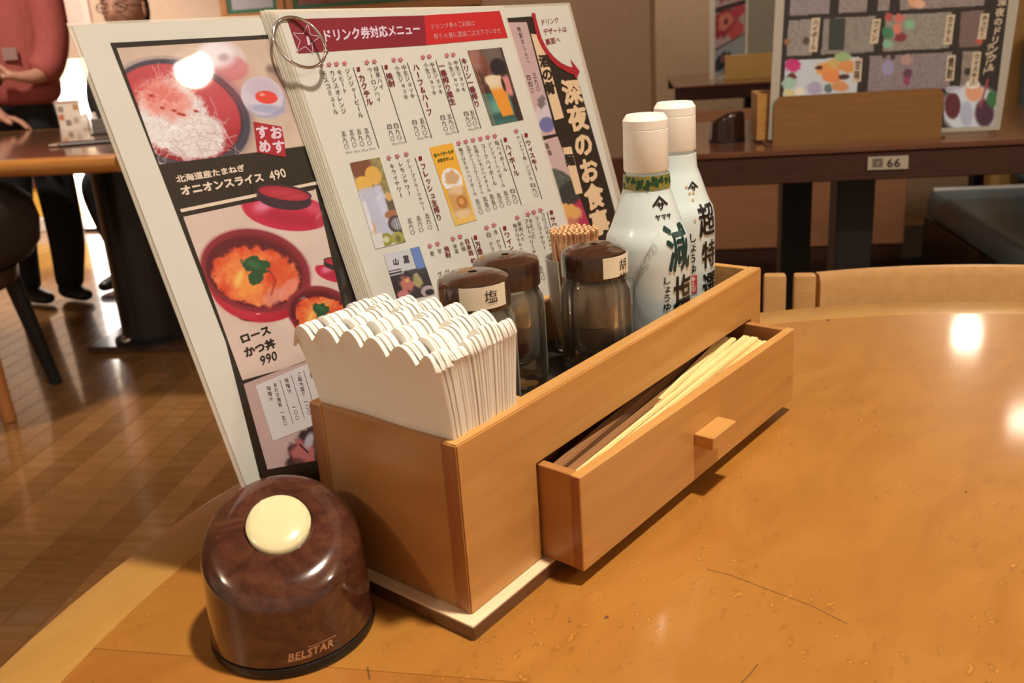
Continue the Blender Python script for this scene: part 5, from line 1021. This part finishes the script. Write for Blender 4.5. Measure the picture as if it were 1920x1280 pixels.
# bell on table 66
bell2 = rthing('call_bell', 'small dark brown call bell left of the box on table 66', 'bell', .262, 1.535, TT)
b = B(); b.lathe([(RB, .0045), (RB - .001, .03)] + [(RT - .012 + .012 * math.cos(a), HC - .013 + .012 * math.sin(a)) for a in np.linspace(0, PI / 2, 9)] + [(.0001, HC)], n=48); BD0 = bdir.copy(); bdir[:] = (-.8, .6); slope(b); obj('dome', b, mat('bell_dark', (.030, .012, .008), .22, .6), bell2, 40)
b = B(); b.lathe([(.0136, HC), (.0136, HC + .001), (.008, HC + .003), (.0001, HC + .0034)], n=32); slope(b); bdir[:] = BD0; obj('button', b, mat('button_dark', (.06, .03, .02), .3), bell2, 40)
b = B(); b.lathe([(RB - .002, 0), (RB + .0006, .001), (RB, .0045)], n=48); obj('base_ring', b, M_BLACK, bell2, 40)

# ---- second row: dark table, yellow slot board, menu
tb2 = rthing('dark_table', 'dark wooden table in the row beyond the table marked 66', 'table', .23, 3.03)
b = B(); b.box((0, 0, TT - .010), (1.6, .62, TT), .002); obj('table_top', b, M_DKTOP, tb2)
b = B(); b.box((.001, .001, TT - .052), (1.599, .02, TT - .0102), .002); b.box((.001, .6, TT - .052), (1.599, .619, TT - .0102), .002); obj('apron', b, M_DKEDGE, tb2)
for x, y in ((.3, .12), (1.2, .12), (.3, .45), (1.2, .45)):
    b = B(); b.box((x, y, .03), (x + .07, y + .07, TT - .052), .003); obj('leg', b, M_BLACK, tb2)
b = B(); b.box((.22, .05, 0), (1.4, .58, .03), .006); obj('base', b, M_BLACK, tb2)
c2 = rthing('condiment_box', 'yellow wooden condiment box on the farthest dark table', 'box', .425, 3.225, TT)
b = B(); b.box((0, 0, 0), (.30, .008, .088), .001); obj('slot_board', b, grain('slot_board_yellow', (.62, .40, .13), (.56, .35, .11), (3, 40, 40), .5), c2); b = B(); b.box((.0, .009, 0), (.30, .14, .0075), .001); obj('plinth', b, M_WAL, c2); b = B(); b.box((.0, .055, .0076), (.30, .14, .09), .001); obj('box_body', b, M_BOX, c2)
mm2 = rthing('laminated_menu', 'tall food menu with red dishes on the farthest dark table', 'menu', .37, 3.2500, TT)
Q3 = Sheet(RM(0, 3.2475), E1, (0, 0, 1), -E2, 0, None, white=(186, 160, 145))
b = B(); b.box((0, .0, .002), (.138, .0006, .31), 0); obj('paper', b, mat('menu_paper_far', (.74, .70, .64), .5), mm2)
b = B(); b.box((.139, .0, .088), (.40, .0006, .31), 0); obj('back_page', b, mat('menu_page_grey', (.30, .29, .25), .6), mm2)
def p_far(x, y, u, v):
    im = fill((60, 40, 38), x); im = mixc(im, (v > .10) * (v < .36), (190, 150, 140)); im = mixc(im, (v > .42) * (v < .74), (186, 140, 132)); im = mixc(im, (v > .76) * 1., (150, 140, 136))
    for cx, cy, rx, ry, c in ((.35, .22, .40, .11, (150, 60, 62)), (.38, .20, .26, .07, (206, 130, 124)), (.75, .28, .2, .08, (196, 120, 110)), (.34, .54, .42, .13, (156, 40, 44)), (.36, .52, .26, .08, (212, 110, 90)), (.36, .53, .08, .03, (110, 40, 40)), (.78, .47, .24, .06, (186, 50, 66)), (.72, .67, .24, .08, (196, 72, 66)), (.25, .90, .26, .08, (44, 42, 50)), (.30, .88, .12, .03, (150, 80, 76))): im = mixc(im, soft(ell(u, v, cx, cy, rx, ry) + (vn(x, y, 4, int(cx * 99)) - .5) * .4, .12), c)
    return im
room_photo(Q3, mm2, 'menu_print', [(1342, -60), (1399, -62), (1396, 104), (1340, 146)], p_far, 50, 110, .0003)

# ---- bench between the rows and the blue seats
bn = rthing('wooden_bench', 'wooden bench back with pale brown panel between the two rows of dark tables', 'bench', .20, 2.46)
b = B(); b.box((0, 0, .24), (.68, .04, .665), .004); obj('back_panel', b, grain('bench_panel', (.40, .19, .10), (.34, .155, .08), (3, 30, 30), .5), bn)
b = B(); b.box((0, .01, 0), (.68, .45, .24), .004); obj('kick_board', b, M_DKEDGE, bn); b = B(); b.box((0, .05, .2405), (.68, .45, .42), .02); obj('seat', b, mat('seat_brown', (.10, .05, .035), .5), bn)
bs = rthing('blue_bench', 'bench with blue vinyl seat and back at the right of table 66', 'bench', .91, 1.95)
b = B(); b.box((0, .0, 0), (1.7, .44, .34), .006); obj('base', b, grain('bench_base_dark', (.040, .026, .018), (.03, .02, .014)), bs)
b = B(); b.box((-.01, -.32, .345), (1.7, .40, .425), .022, seg=3); obj('seat_cushion', b, M_BLUE, bs, 40)
b = B(); b.tube([(.0, .37, .428), (1.7, .37, .428)], .007, 8); b.tube([(.0, -.30, .426), (1.7, -.30, .426)], .006, 8); obj('piping', b, mat('piping_pale', (.55, .58, .60), .3), bs)
b = B(); b.box((.24, .40, .426), (1.7, .50, .84), .03, seg=3); obj('seat_back', b, M_BLUE, bs, 40)
b = B(); b.box((.20, .505, 0), (1.7, .56, 1.25), .004); obj('partition', b, M_CREAMW, bs)
for x in (.05, 1.6):
    b = B(); b.box((x, -.28, 0), (x + .05, -.23, .344), .003); obj('leg', b, M_BLACK, bs)

# ================================================================== WOODEN CHAIRS BEHIND THE ROUND TABLE
def arc_rail(par, name, c, r, a0, a1, z0, z1, th, mm, bulge=.0):
    b = B(); n = 30; V = []
    pr_ = [(-th / 2, z0), (th / 2, z0), (th / 2 + .002, z0 + (z1 - z0) * .35), (th / 2, z1 - .008), (th * .25, z1), (-th * .25, z1), (-th / 2, z1 - .008)]; m_ = len(pr_)
    for k in range(n + 1):
        a = a0 + (a1 - a0) * k / n
        for d, z in pr_: V.append((c[0] + (r + d) * math.cos(a), c[1] + (r + d) * math.sin(a), z))
    Fc = [(k * m_ + i, k * m_ + (i + 1) % m_, (k + 1) * m_ + (i + 1) % m_, (k + 1) * m_ + i) for k in range(n) for i in range(m_)] + [tuple(range(m_)), tuple(n * m_ + i for i in range(m_ - 1, -1, -1))]
    b.add(V, Fc); return obj(name, b, mm, par, 50)
Lp = onz(1536, 514, .70); Mp = onz(1915, 498, .70)
chx = (Mp + (Mp - Lp) * .25)                # a little past the middle of the visible rail
din = np.array([TCX, TCY, 0]) - np.array([Mp[0], Mp[1], 0]); din /= np.linalg.norm(din)
ch = thing('wooden_chair', 'beech chair with a broad bent back rail, pushed against the round table at the right', 'chair', (Mp[0], Mp[1], 0), math.atan2(-din[1], -din[0]))
rr = .42
lp_ = Matrix.Rotation(-ch.rotation_euler[2], 3, 'Z') @ Vector((Lp - np.array([Mp[0], Mp[1], .70])).tolist()); a_l = math.atan2(lp_[1], lp_[0] + rr)
# local frame: +x points away from the table; rail is an arc bulging away
arc_rail(ch, 'back_rail', (-rr, .0), rr, -.50, a_l, .615, .700, .016, M_CHAIRW)
for s_ in (-1, 1):
    b = B(); b.tube([(-.045, s_ * .15, .62), (-.05, s_ * .15, .43), (-.05, s_ * .15, .0)], [.012, .015, .013], 10); obj('rear_leg', b, M_CHAIRW, ch, 40)
    b = B(); b.tube([(-.40, s_ * .13, .43), (-.41, s_ * .135, 0)], [.015, .012], 10); obj('front_leg', b, M_CHAIRW, ch, 40)
b = B(); b.box((-.44, -.20, .43), (-.03, .155, .455), .008); obj('seat', b, M_CHAIRW, ch)
La = onz(1430, 514, .70); Lb_ = onz(1533, 513, .70); md = (La + Lb_) / 2; dd = (Lb_ - La); dl = np.linalg.norm(dd)
ch2 = thing('wooden_chair', 'beech chair with two flat upright back boards, beside the bent-rail chair', 'chair', (md[0] , md[1], 0), math.atan2(dd[1], dd[0]))
hw = dl / 2
for x0, x1 in ((-hw + .001, -.0035), (.0035, hw - .0015)):
    b = B(); b.box((x0, -.007, .44), (x1, .007, .700), .0025, seg=2); obj('back_board', b, M_CHAIRW, ch2, 40)
b = B(); b.box((-.20, -.40, .42), (.030, .01, .4395), .006); obj('seat', b, M_CHAIRW, ch2)
for x, y in ((-.18, -.38), (.012, -.38), (-.18, -.005), (.012, -.005)):
    b = B(); b.tube([(x, y, .42), (x, y, 0)], .012, 10); obj('leg', b, M_CHAIRW, ch2, 40)

# ================================================================== LEFT TABLES
M_LEDGE = grain('amber_edge', (.50, .21, .045), (.42, .165, .035), (3, 30, 30), .22, .7)
M_LTOP = grain('left_table_top', (.26, .115, .065), (.20, .085, .048), (3, 30, 30), .16, .8)
lt = rthing('wooden_table', 'dark-topped table with rounded amber edge at the left', 'table', -3.3, 1.85)
b = B(); b.box((.02, .02, TT - .03), (2.05, .88, TT), .002); obj('table_top', b, M_LTOP, lt)
b = B(); b.lathe([(.001, 0)], n=3) if False else None
b = B(); n = 14; pr_ = [(.0, TT - .045)] + [(.0 - .0 + -.0 - .018 * math.sin(a) - .0, TT - .0225 - .0225 * math.cos(a)) for a in np.linspace(0, PI, n)] + [(.02, TT), (.02, TT - .045)]
V = [(x, y, z) for x in (0., 2.07) for y, z in pr_]; m_ = len(pr_); b.add(V, [(i, (i + 1) % m_, m_ + (i + 1) % m_, m_ + i) for i in range(m_)] + [tuple(range(m_)), tuple(range(2 * m_ - 1, m_ - 1, -1))]); obj('bullnose_edge', b, M_LEDGE, lt, 40)
b = B(); b.box((0, .881, TT - .045), (2.07, .90, TT), .004); obj('back_edge', b, M_LEDGE, lt)
pc = onz(292, 640, 0); pl_ = INV @ Vector(pc - np.array(lt.location))
b = B(); b.lathe([(.098, .022), (.098, TT - .03)], (pl_[0], pl_[1], 0), 40); obj('column', b, mat('column_black', (.022, .018, .016), .28), lt, 40)
b = B(); b.lathe([(.125, .022), (.125, .030), (.10, .04)], (pl_[0], pl_[1], 0), 40); obj('column_ring', b, M_BLACK, lt, 40)
q0 = INV @ Vector(onz(165, 663, .0) - np.array(lt.location))
b = B(); b.box((q0[0], q0[1], 0), (q0[0] + .95, q0[1] + .30, .022), .003); obj('foot_board', b, grain('foot_brown', (.085, .038, .022), (.06, .027, .016), (3, 30, 30), .3, .4), lt)
kp = INV @ Vector(onz(241, 640, .03) - np.array(lt.location)); b = B(); b.lathe([(.001, -.012), (.018, -.008), (.022, 0), (.018, .012), (.001, .018)], (kp[0], kp[1], .034), 16); obj('foot_cap', b, M_CHROME, lt, 60)
def on_lt(name, label, cat, q, rot=0.): p = onz(*q, TT); return thing(name, label, cat, p, RZ + rot)
fo = on_lt('bill_folder', 'black bill folder lying near the amber edge of the left table', 'folder', (165, 270), .25)
b = B(); b.box((-.075, -.02, 0), (.075, .05, .008), .003); obj('cover', b, M_BLACK, fo); b = B(); b.box((-.105, -.018, .0), (-.0755, .048, .008), .003); obj('brown_end', b, mat('folder_brown', (.20, .12, .05), .4), fo)
sm = on_lt('table_number_stand', 'small dark number stand on the left table behind the folder', 'stand', (192, 252), .1)
b = B(); b.box((-.035, -.01, 0), (.035, .01, .004), .001); obj('base', b, M_BLACK, sm); b = B(); b.box((-.03, -.002, .0042), (.03, .004, .05), .001); obj('plate', b, mat('stand_grey', (.16, .15, .14), .4), sm)
def on2(name, label, cat, q, e2, rot=0.):
    p = at_e2(q, e2); return thing(name, label, cat, (p[0], p[1], TT), RZ + rot)
p0, p1 = at_e2((104, 170), 4.30), at_e2((178, 170), 4.30); sw = float(np.linalg.norm(p1 - p0))
sg = thing('lit_box', 'white glowing box with cream top, assumed to stand behind the waiter and the seated man', 'sign', (p0[0], p0[1], 0), RZ)  # glowing box put in for the bright patch and its floor reflection
b = B(); b.box((0, .0, .02), (sw, .09, .80), .006); obj('lit_panel', b, mat('box_lit_white', (.9, .88, .84), .5, emit=(1, .93, .88), es=5.5), sg)
b = B(); b.box((0, .0, .801), (sw, .09, .93), .006); obj('cream_top', b, mat('box_lit_cream', (.9, .85, .6), .5, emit=(1, .93, .66), es=.85), sg)
b = B(); b.box((-.005, .0, 0), (sw + .005, .095, .0195), .002); obj('base', b, M_BLACK, sg)
mc = on2('menu_card', 'upright menu card with red line and photos on the left table\'s far edge', 'menu', (113, 236), 2.70)
b = B(); b.box((0, .0, 0), (.088, .002, .100), 0); obj('card', b, mat('card_white', (.86, .80, .70), .5), mc)
b = B(); b.box((0, -.0006, .090), (.088, -.0001, .093), 0); obj('red_line', b, K_RED2, mc)
for x, z, c in ((.012, .042, (.62, .22, .12)), (.072, .075, (.55, .32, .14)), (.035, .022, (.30, .22, .20)), (.065, .03, (.52, .46, .40)), (.014, .07, (.35, .28, .24))):
    b = B(); b.add([(x - .010, -.0005, z - .010), (x + .010, -.0005, z - .010), (x + .010, -.0005, z + .010), (x - .010, -.0005, z + .010)], [(0, 1, 2, 3)]); obj('card_photo', b, mat('cp%d' % int(x * 1e3 + z * 1e4), c, .6), mc, fix=False)
for k, (q, r) in enumerate((((163, 236), .013), ((180, 238), .013))):
    g_ = on2('white_jar', ('small white jar beside the menu card on the left table', 'small white jar nearest the seated man on the left table')[k], 'jar', q, 2.685 + .0 * k)
    b = B(); b.lathe([(r * .9, 0), (r, .003), (r, .036), (r * .7, .042)], n=24); obj('jar_body', b, mat('far_jar', (.86, .82, .76), .3), g_, 40); b = B(); b.lathe([(r * .75, .0425), (r * .75, .050), (r * .4, .053), (.0001, .054)], n=24); obj('lid', b, M_WHITE, g_, 40)

# dark padded chair at the far left
cp_ = onz(20, 790, 0); cxy = np.array([cp_[0], cp_[1], 0]) + np.array([.02, .20, 0])
dc = thing('padded_chair', 'chair with dark padded round seat and one orange wooden leg, the others blackened, at the left edge', 'chair', cxy, 0)
b = B(); b.lathe([(.15, .40), (.205, .42), (.235, .46), (.245, .52), (.235, .58), (.20, .615), (.12, .63), (.0001, .632)], n=48); obj('seat', b, mat('seat_dark', (.030, .020, .017), .55), dc, 60)
b = B(); b.lathe([(.13, .34), (.16, .36), (.165, .399), (.13, .4)], n=40); obj('seat_frame', b, mat('frame_brown', (.06, .035, .02), .3, .5), dc, 60)
for k in range(4):
    a = -PI / 4 + k * PI / 2; a = math.atan2(-.20, -.02) + k * PI / 2; ca, sa = math.cos(a), math.sin(a)
    b = B(); b.tube([(ca * .14, sa * .14, .37), (ca * .165, sa * .165, .20), (ca * .197, sa * .197, 0)], [.026, .022, .018], 12); obj('leg', b, grain('leg_orange', (.50, .20, .06), (.42, .16, .05), (20, 20, 3), .35, .4) if k == 0 else M_BLACK, dc, 50)  # the other legs are blackened to merge with the dark background

# ================================================================== PEOPLE
def skin(name, N_, Ed, mm, par, sub=2, root=0):
    """one continuous surface grown round a skeleton: N_ = (x,y,z,rx,ry)"""
    me = bpy.data.meshes.new(name); me.from_pydata([n[:3] for n in N_], Ed, []); o = bpy.data.objects.new(name, me); COL.objects.link(o)
    md = o.modifiers.new('s', 'SKIN'); md.use_smooth_shade = True; md.branch_smoothing = .6
    for i, n in enumerate(N_): me.skin_vertices[0].data[i].radius = (n[3], n[4] if len(n) > 4 else n[3])
    me.skin_vertices[0].data[root].use_root = True
    s_ = o.modifiers.new('ss', 'SUBSURF'); s_.levels = sub; s_.render_levels = sub
    bpy.context.view_layer.update(); m2 = bpy.data.meshes.new_from_object(o.evaluated_get(bpy.context.evaluated_depsgraph_get())); COL.objects.unlink(o); bpy.data.objects.remove(o)
    m2.name = name; m2.materials.clear(); m2.materials.append(mm); m2.shade_smooth(); r = bpy.data.objects.new(name, m2); COL.objects.link(r)
    if par is not None: r.parent = par
    return r
def chain(N_, Ed, pts, start=None):
    prev = start
    for p in pts:
        N_.append(p); i = len(N_) - 1
        if prev is not None: Ed.append((prev, i))
        prev = i
    return prev
def fingers(N_, Ed, wrist_i, palm, d, side, down, curl=.5, s=1.):
    """palm node + five fingers of different lengths; d forward, side towards the thumb, down the palm side"""
    d, side, down = [np.array(a, float) / np.linalg.norm(a) for a in (d, side, down)]; palm = np.array(palm, float)
    c = chain(N_, Ed, [(*palm, .026 * s, .014 * s), (*(palm + d * .035 * s), .030 * s, .012 * s)], wrist_i)
    for k, L in enumerate((.068, .078, .073, .058)):
        b0 = palm + d * .050 * s + side * (.027 - .018 * k) * s; P = []; dd = d.copy(); p = b0.copy()
        for j, f in enumerate((0, .42, .33, .25)):
            p = p + dd * L * f * s; P.append((*p, (.0092 - .0009 * j) * s, (.0092 - .0009 * j) * s)); dd = dd * math.cos(curl * .8) + down * math.sin(curl * .8); dd /= np.linalg.norm(dd)
        chain(N_, Ed, P, c)
    t0 = palm + side * .022 * s; dt = side * .75 + d * .6 + down * .25; dt /= np.linalg.norm(dt)
    chain(N_, Ed, [(*(t0 + dt * .018 * s), .012 * s), (*(t0 + dt * .045 * s), .0105 * s), (*(t0 + dt * .045 * s + (d * .8 + down * .4) * .028 * s), .0085 * s)], c - 1)
PAX = math.atan2(-.787, .617)
def head(par, c, face, hairmm, skinmm, glasses=False, s=1.):
    """head with eyes, nose, mouth, ears and hair; c = centre, face = heading angle in local coordinates"""
    bm = bmesh.new(); bmesh.ops.create_icosphere(bm, subdivisions=4, radius=1)
    for v in bm.verts:
        x, y, z = v.co                      # x forward
        fx = .098 * x if x > 0 else .102 * x; wy = .076 * y * (1 - .16 * max(0, -z) ** 1.5); hz = .118 * z
        if z < -.2 and x > 0: fx *= 1 - .10 * (-z - .2)
        g = math.exp(-((y / .20) ** 2) - ((z + .16) / .22) ** 2) * (x > 0); fx += .020 * g * smoothstep(-.6, -.2, z) if x > 0 else 0
        for s_ in (-1, 1): fx -= .010 * math.exp(-((y - s_ * .42) / .17) ** 2 - ((z - .06) / .12) ** 2) * (x > 0)
        fx += .006 * math.exp(-((z - .22) / .09) ** 2 - (y / .6) ** 2) * (x > 0); fx += .006 * math.exp(-((z + .52) / .07) ** 2 - (y / .26) ** 2) * (x > 0); fx -= .004 * math.exp(-((z + .585) / .03) ** 2 - (y / .3) ** 2) * (x > 0)
        v.co = Vector((fx, wy, hz)) * s
    M4 = Matrix.Translation(Vector(c)) @ Matrix.Rotation(face, 4, 'Z')
    b = B(); bmesh.ops.transform(bm, matrix=M4, verts=bm.verts); b.bm(bm)
    for s_ in (-1, 1):
        e = bmesh.new(); bmesh.ops.create_icosphere(e, subdivisions=2, radius=1)
        for v in e.verts: v.co = Vector((v.co.x * .012 - .005, s_ * .078 + v.co.y * .007, v.co.z * .030 - .005)) * s
        bmesh.ops.transform(e, matrix=M4, verts=e.verts); b.bm(e)
    h = obj('head', b, skinmm, par, 60)
    b = B(); hb_ = bmesh.new(); bmesh.ops.create_icosphere(hb_, subdivisions=4, radius=1)
    for v in hb_.verts:
        x, y, z = v.co; k = 1.09 if (z > .42 - .5 * max(0, -x) or x < -.25) and z > -.75 + .3 * (x + 1) * .3 else .78
        v.co = Vector((x * .104 * k, y * .080 * k, z * .121 * k + .002)) * s
    bmesh.ops.transform(hb_, matrix=M4, verts=hb_.verts); b.bm(hb_); obj('hair', b, hairmm, h, 60)
    for nm_, r_e, fx_, me_ in (('eyes', .0115, .0735, mat('eye_white', (.62, .56, .50), .2)), ('pupils', .0058, .0805, mat('eye_dark', (.02, .014, .01), .15))):
        b = B()
        for s_ in (-1, 1):
            e = bmesh.new(); bmesh.ops.create_icosphere(e, subdivisions=2, radius=r_e * s)
            for v in e.verts: v.co = Vector((v.co.x, v.co.y, v.co.z * (.55 if nm_ == 'eyes' else .8))) + Vector((fx_, s_ * .031, .004)) * s
            bmesh.ops.transform(e, matrix=M4, verts=e.verts); b.bm(e)
        tag(obj(nm_, b, me_, h, 60), kind='stuff')
    b = B(); pts = [M4 @ (Vector((.093 - .02 * abs(y) / .022 * .3, y, -.066)) * s) for y in np.linspace(-.022, .022, 7)]; b.tube(pts, .0028 * s, 6); obj('mouth', b, mat('lips', (.30, .10, .08), .5), h, 60)
    b = B()
    for s_ in (-1, 1): b.tube([M4 @ (Vector((.0945 - (t - .014) * .50, s_ * t, .030 + .003 * math.sin((t - .014) * 80))) * s) for t in np.linspace(.014, .05, 6)], .0028 * s, 6)
    tag(obj('eyebrows', b, hairmm, h, 60), kind='stuff')
    if glasses:
        b = B()
        for s_ in (-1, 1):
            b.tube([M4 @ (Vector((.100 - abs(math.cos(t)) * .004, s_ * .034 + .025 * math.cos(t), .004 + .017 * math.sin(t))) * s) for t in np.linspace(0, 2 * PI, 21)[:-1]], .0020, 6, closed=True)
            b.tube([M4 @ (Vector(p) * s) for p in ((.096, s_ * .059, .010), (.04, s_ * .083, .010), (-.01, s_ * .086, .004))], .0018, 6)
        b.tube([M4 @ (Vector((.103, y, .008)) * s) for y in (-.010, 0, .010)], .0018, 6); obj('glasses', b, mat('glasses_dark', (.03, .015, .012), .2), h, 60)
    return h
M_HAIR = mat('hair_black', (.012, .009, .008), .5); M_SHIRT = grain('shirt_red', (.42, .10, .09), (.34, .08, .07), (30, 30, 6), .85); M_TROU = mat('trousers_black', (.010, .010, .012), .8); M_SHOE = mat('shoe_black', (.010, .010, .010), .4)
# --- waiter
wt = thing('person', 'person in red work shirt and black trousers standing, holding a handheld device', 'person', (1.33, 3.44, 0), PAX)
N_ = []; Ed = []
pel = chain(N_, Ed, [(.03, .06, .90, .09, .06), (.035, .07, 1.05, .085, .055), (.035, .07, 1.25, .085, .055), (.035, .06, 1.40, .058, .05), (.035, .05, 1.46, .050, .050), (.035, .04, 1.54, .050, .052)])
w_ = chain(N_, Ed, [(.175, .07, 1.37, .045), (.205, .05, 1.12, .040), (.178, .02, .905, .036), (.150, -.05, .880, .030), (.112, -.095, .886, .021, .026)], 2); fingers(N_, Ed, w_, (.092, -.108, .888), (-.9, -.35, .12), (-.3, -.2, .9), (0, .5, -.6), .7)
w2 = chain(N_, Ed, [(-.105, .07, 1.37, .045), (-.135, .00, 1.10, .040), (-.12, -.04, .93, .034), (-.03, -.09, .80, .030), (.005, -.10, .756, .024, .028)], 2); fingers(N_, Ed, w2, (.030, -.108, .744), (.9, -.25, -.10), (.3, -.9, .1), (0, 0, -1), .42)
skin('body', N_, Ed, M_SKIN, wt)
N_ = []; Ed = []
chain(N_, Ed, [(.03, .065, .76, .155, .11), (.03, .065, .845, .155, .115), (.03, .07, 1.0, .155, .12), (.035, .075, 1.18, .160, .125), (.035, .07, 1.34, .150, .11), (.035, .065, 1.43, .085, .08), (.035, .06, 1.46, .070, .068)])
sh = skin('shirt', N_, Ed, M_SHIRT, wt)
for P_s in ([(.06, .07, 1.385, .058), (.12, .07, 1.375, .066), (.175, .065, 1.34, .072), (.195, .055, 1.20, .068), (.200, .045, 1.02, .066), (.178, .02, .915, .066), (.140, -.030, .882, .068)], [(.01, .07, 1.385, .058), (-.05, .07, 1.375, .066), (-.105, .065, 1.34, .072), (-.13, .03, 1.15, .064), (-.140, -.01, 1.0, .060), (-.125, -.035, .94, .062)]):
    N_ = []; Ed = []; chain(N_, Ed, P_s); skin('sleeve', N_, Ed, M_SHIRT, wt)
b = B(); b.box((.045, -.052, .945), (.10, -.046, .99), .002); obj('name_tag', b, mat('tag_grey', (.34, .22, .20), .4), sh)
N_ = []; Ed = []
chain(N_, Ed, [(.02, .065, .95, .13, .09), (.02, .065, .76, .135, .10)]); chain(N_, Ed, [(.075, .06, .62, .080, .085), (.085, .05, .42, .070, .078), (.082, .05, .24, .066, .075), (.060, .05, .10, .056, .060), (.055, .045, .035, .054, .058)], 1); chain(N_, Ed, [(-.06, .06, .62, .078, .085), (-.085, .04, .42, .062, .07), (-.098, .03, .24, .058, .065), (-.105, .03, .10, .050, .055), (-.107, .03, .035, .050, .055)], 1)
skin('trousers', N_, Ed, M_TROU, wt)
for x0, y0, a in ((.040, .04, .55), (-.115, .02, .45)):
    N_ = []; Ed = []; d = np.array([math.cos(-a), math.sin(-a)]); chain(N_, Ed, [(x0 - d[0] * .03, y0 - d[1] * .03, .050, .042, .045), (x0 + d[0] * .04, y0 + d[1] * .04, .040, .042, .036), (x0 + d[0] * .11, y0 + d[1] * .11, .030, .040, .027), (x0 + d[0] * .15, y0 + d[1] * .15, .024, .026, .02)]); skin('shoe', N_, Ed, M_SHOE, wt)
head(wt, (.035, .015, 1.60), -PI / 2 - .2, M_HAIR, M_SKIN)
dv = thing('handheld_terminal', 'handheld order terminal with green and blue lit screen, in the waiter\'s hand', 'device', RM(0, 0), PAX)
dl_ = np.array([1.33, 3.44, 0]) + .617 * .030 * np.array([1, 0, 0]) + np.array([0, -.787 * .030, 0]) + np.array([.787, .617, 0]) * -.150; dv.location = (dl_[0], dl_[1], .868); dv.rotation_euler = (.35, 0, PAX)
b = B(); b.box((-.04, -.010, -.006), (.040, .014, .075), .005, seg=2); obj('case', b, mat('device_black', (.02, .02, .022), .4), dv, 40)
b = B(); b.box((-.036, -.0115, .045), (.036, -.0100, .070), 0); obj('screen_green', b, mat('screen_green', (.1, .6, .05), .4, emit=(.12, .85, .05), es=1.0), dv); b = B(); b.box((-.036, -.0115, .012), (.036, -.0100, .0445), 0); obj('screen_blue', b, mat('screen_blue', (.1, .25, .7), .4, emit=(.10, .30, .85), es=.9), dv)
# --- seated guest with glasses
gs = thing('person', 'person with glasses and dark jacket seated behind the large menu', 'person', (1.74, 3.24, 0), PAX)
N_ = []; Ed = []
chain(N_, Ed, [(.06, .02, .52, .09, .07), (.05, .02, .66, .08, .06), (.045, .01, .82, .08, .055), (.04, .0, .93, .055, .05), (.035, -.01, .98, .048, .048), (.03, -.015, 1.05, .048, .050)])
w_ = chain(N_, Ed, [(-.09, .0, .90, .030), (-.145, -.03, .80, .038), (-.13, -.08, .70, .032), (-.07, -.15, .62, .022, .024)], 2); fingers(N_, Ed, w_, (-.05, -.165, .60), (.6, -.6, -.5), (.6, .6, .1), (0, .3, -1), .4)
w_ = chain(N_, Ed, [(.18, .0, .90, .030), (.235, -.02, .80, .038), (.21, -.08, .70, .032), (.16, -.16, .62, .022, .024)], 2); fingers(N_, Ed, w_, (.14, -.175, .60), (-.6, -.6, -.5), (-.6, .6, .1), (0, .3, -1), .4)
skin('body', N_, Ed, M_SKIN, gs)
M_JKT = mat('jacket_dark', (.018, .014, .013), .8)
N_ = []; Ed = []
chain(N_, Ed, [(.06, .03, .50, .165, .13), (.05, .03, .68, .160, .125), (.045, .02, .84, .160, .12), (.04, .01, .93, .12, .095), (.035, .0, .975, .075, .072)])
skin('jacket', N_, Ed, M_JKT, gs)
for s_ in (-1, 1): N_ = []; Ed = []; x0 = .045 + s_ * .145; chain(N_, Ed, [(x0 - s_ * .10, .01, .945, .050), (x0 - s_ * .05, .005, .935, .058), (x0, .0, .905, .062), (x0 + s_ * .045, -.03, .80, .058), (x0 + s_ * .01, -.075, .71, .052), (x0 - s_ * .05, -.13, .645, .042)]); skin('sleeve', N_, Ed, M_JKT, gs)
N_ = []; Ed = []
chain(N_, Ed, [(.06, .05, .50, .15, .11)]); chain(N_, Ed, [(-.05, .0, .49, .080, .085), (-.20, .0, .475, .075, .075), (-.25, .0, .43, .068, .068), (-.225, .02, .25, .052, .055), (-.19, .03, .10, .045, .048), (-.185, .03, .04, .045, .048)], 0); chain(N_, Ed, [(.12, -.05, .49, .080, .085), (.08, -.22, .475, .072, .072), (.06, -.25, .42, .066, .066), (.06, -.18, .25, .05, .055), (.06, -.16, .10, .045, .048), (.06, -.155, .04, .045, .048)], 0)
skin('trousers', N_, Ed, M_TROU, gs)
for x0, y0 in ((-.19, .03), (.06, -.16)):
    N_ = []; Ed = []; chain(N_, Ed, [(x0 + .02, y0 + .02, .048, .040, .042), (x0 - .02, y0 - .05, .038, .040, .034), (x0 - .05, y0 - .11, .028, .038, .026), (x0 - .065, y0 - .145, .024, .024, .02)]); skin('shoe', N_, Ed, M_SHOE, gs)
head(gs, (.025, -.03, 1.105), -PI / 2 - .08, M_HAIR, M_SKIN, True)
so = thing('stool', 'dark stool under the seated person with glasses', 'stool', gs.location, PAX)
b = B(); b.lathe([(.15, .355), (.17, .36), (.17, .39), (.15, .397)], (.06, .06, 0), 32); obj('seat', b, M_BLACK, so, 40)
for k in range(4): a = PI / 4 + k * PI / 2; b = B(); b.tube([(.06 + .11 * math.cos(a), .06 + .11 * math.sin(a), .36), (.06 + .15 * math.cos(a), .06 + .15 * math.sin(a), 0)], .014, 8); obj('leg', b, M_BLACK, so, 40)
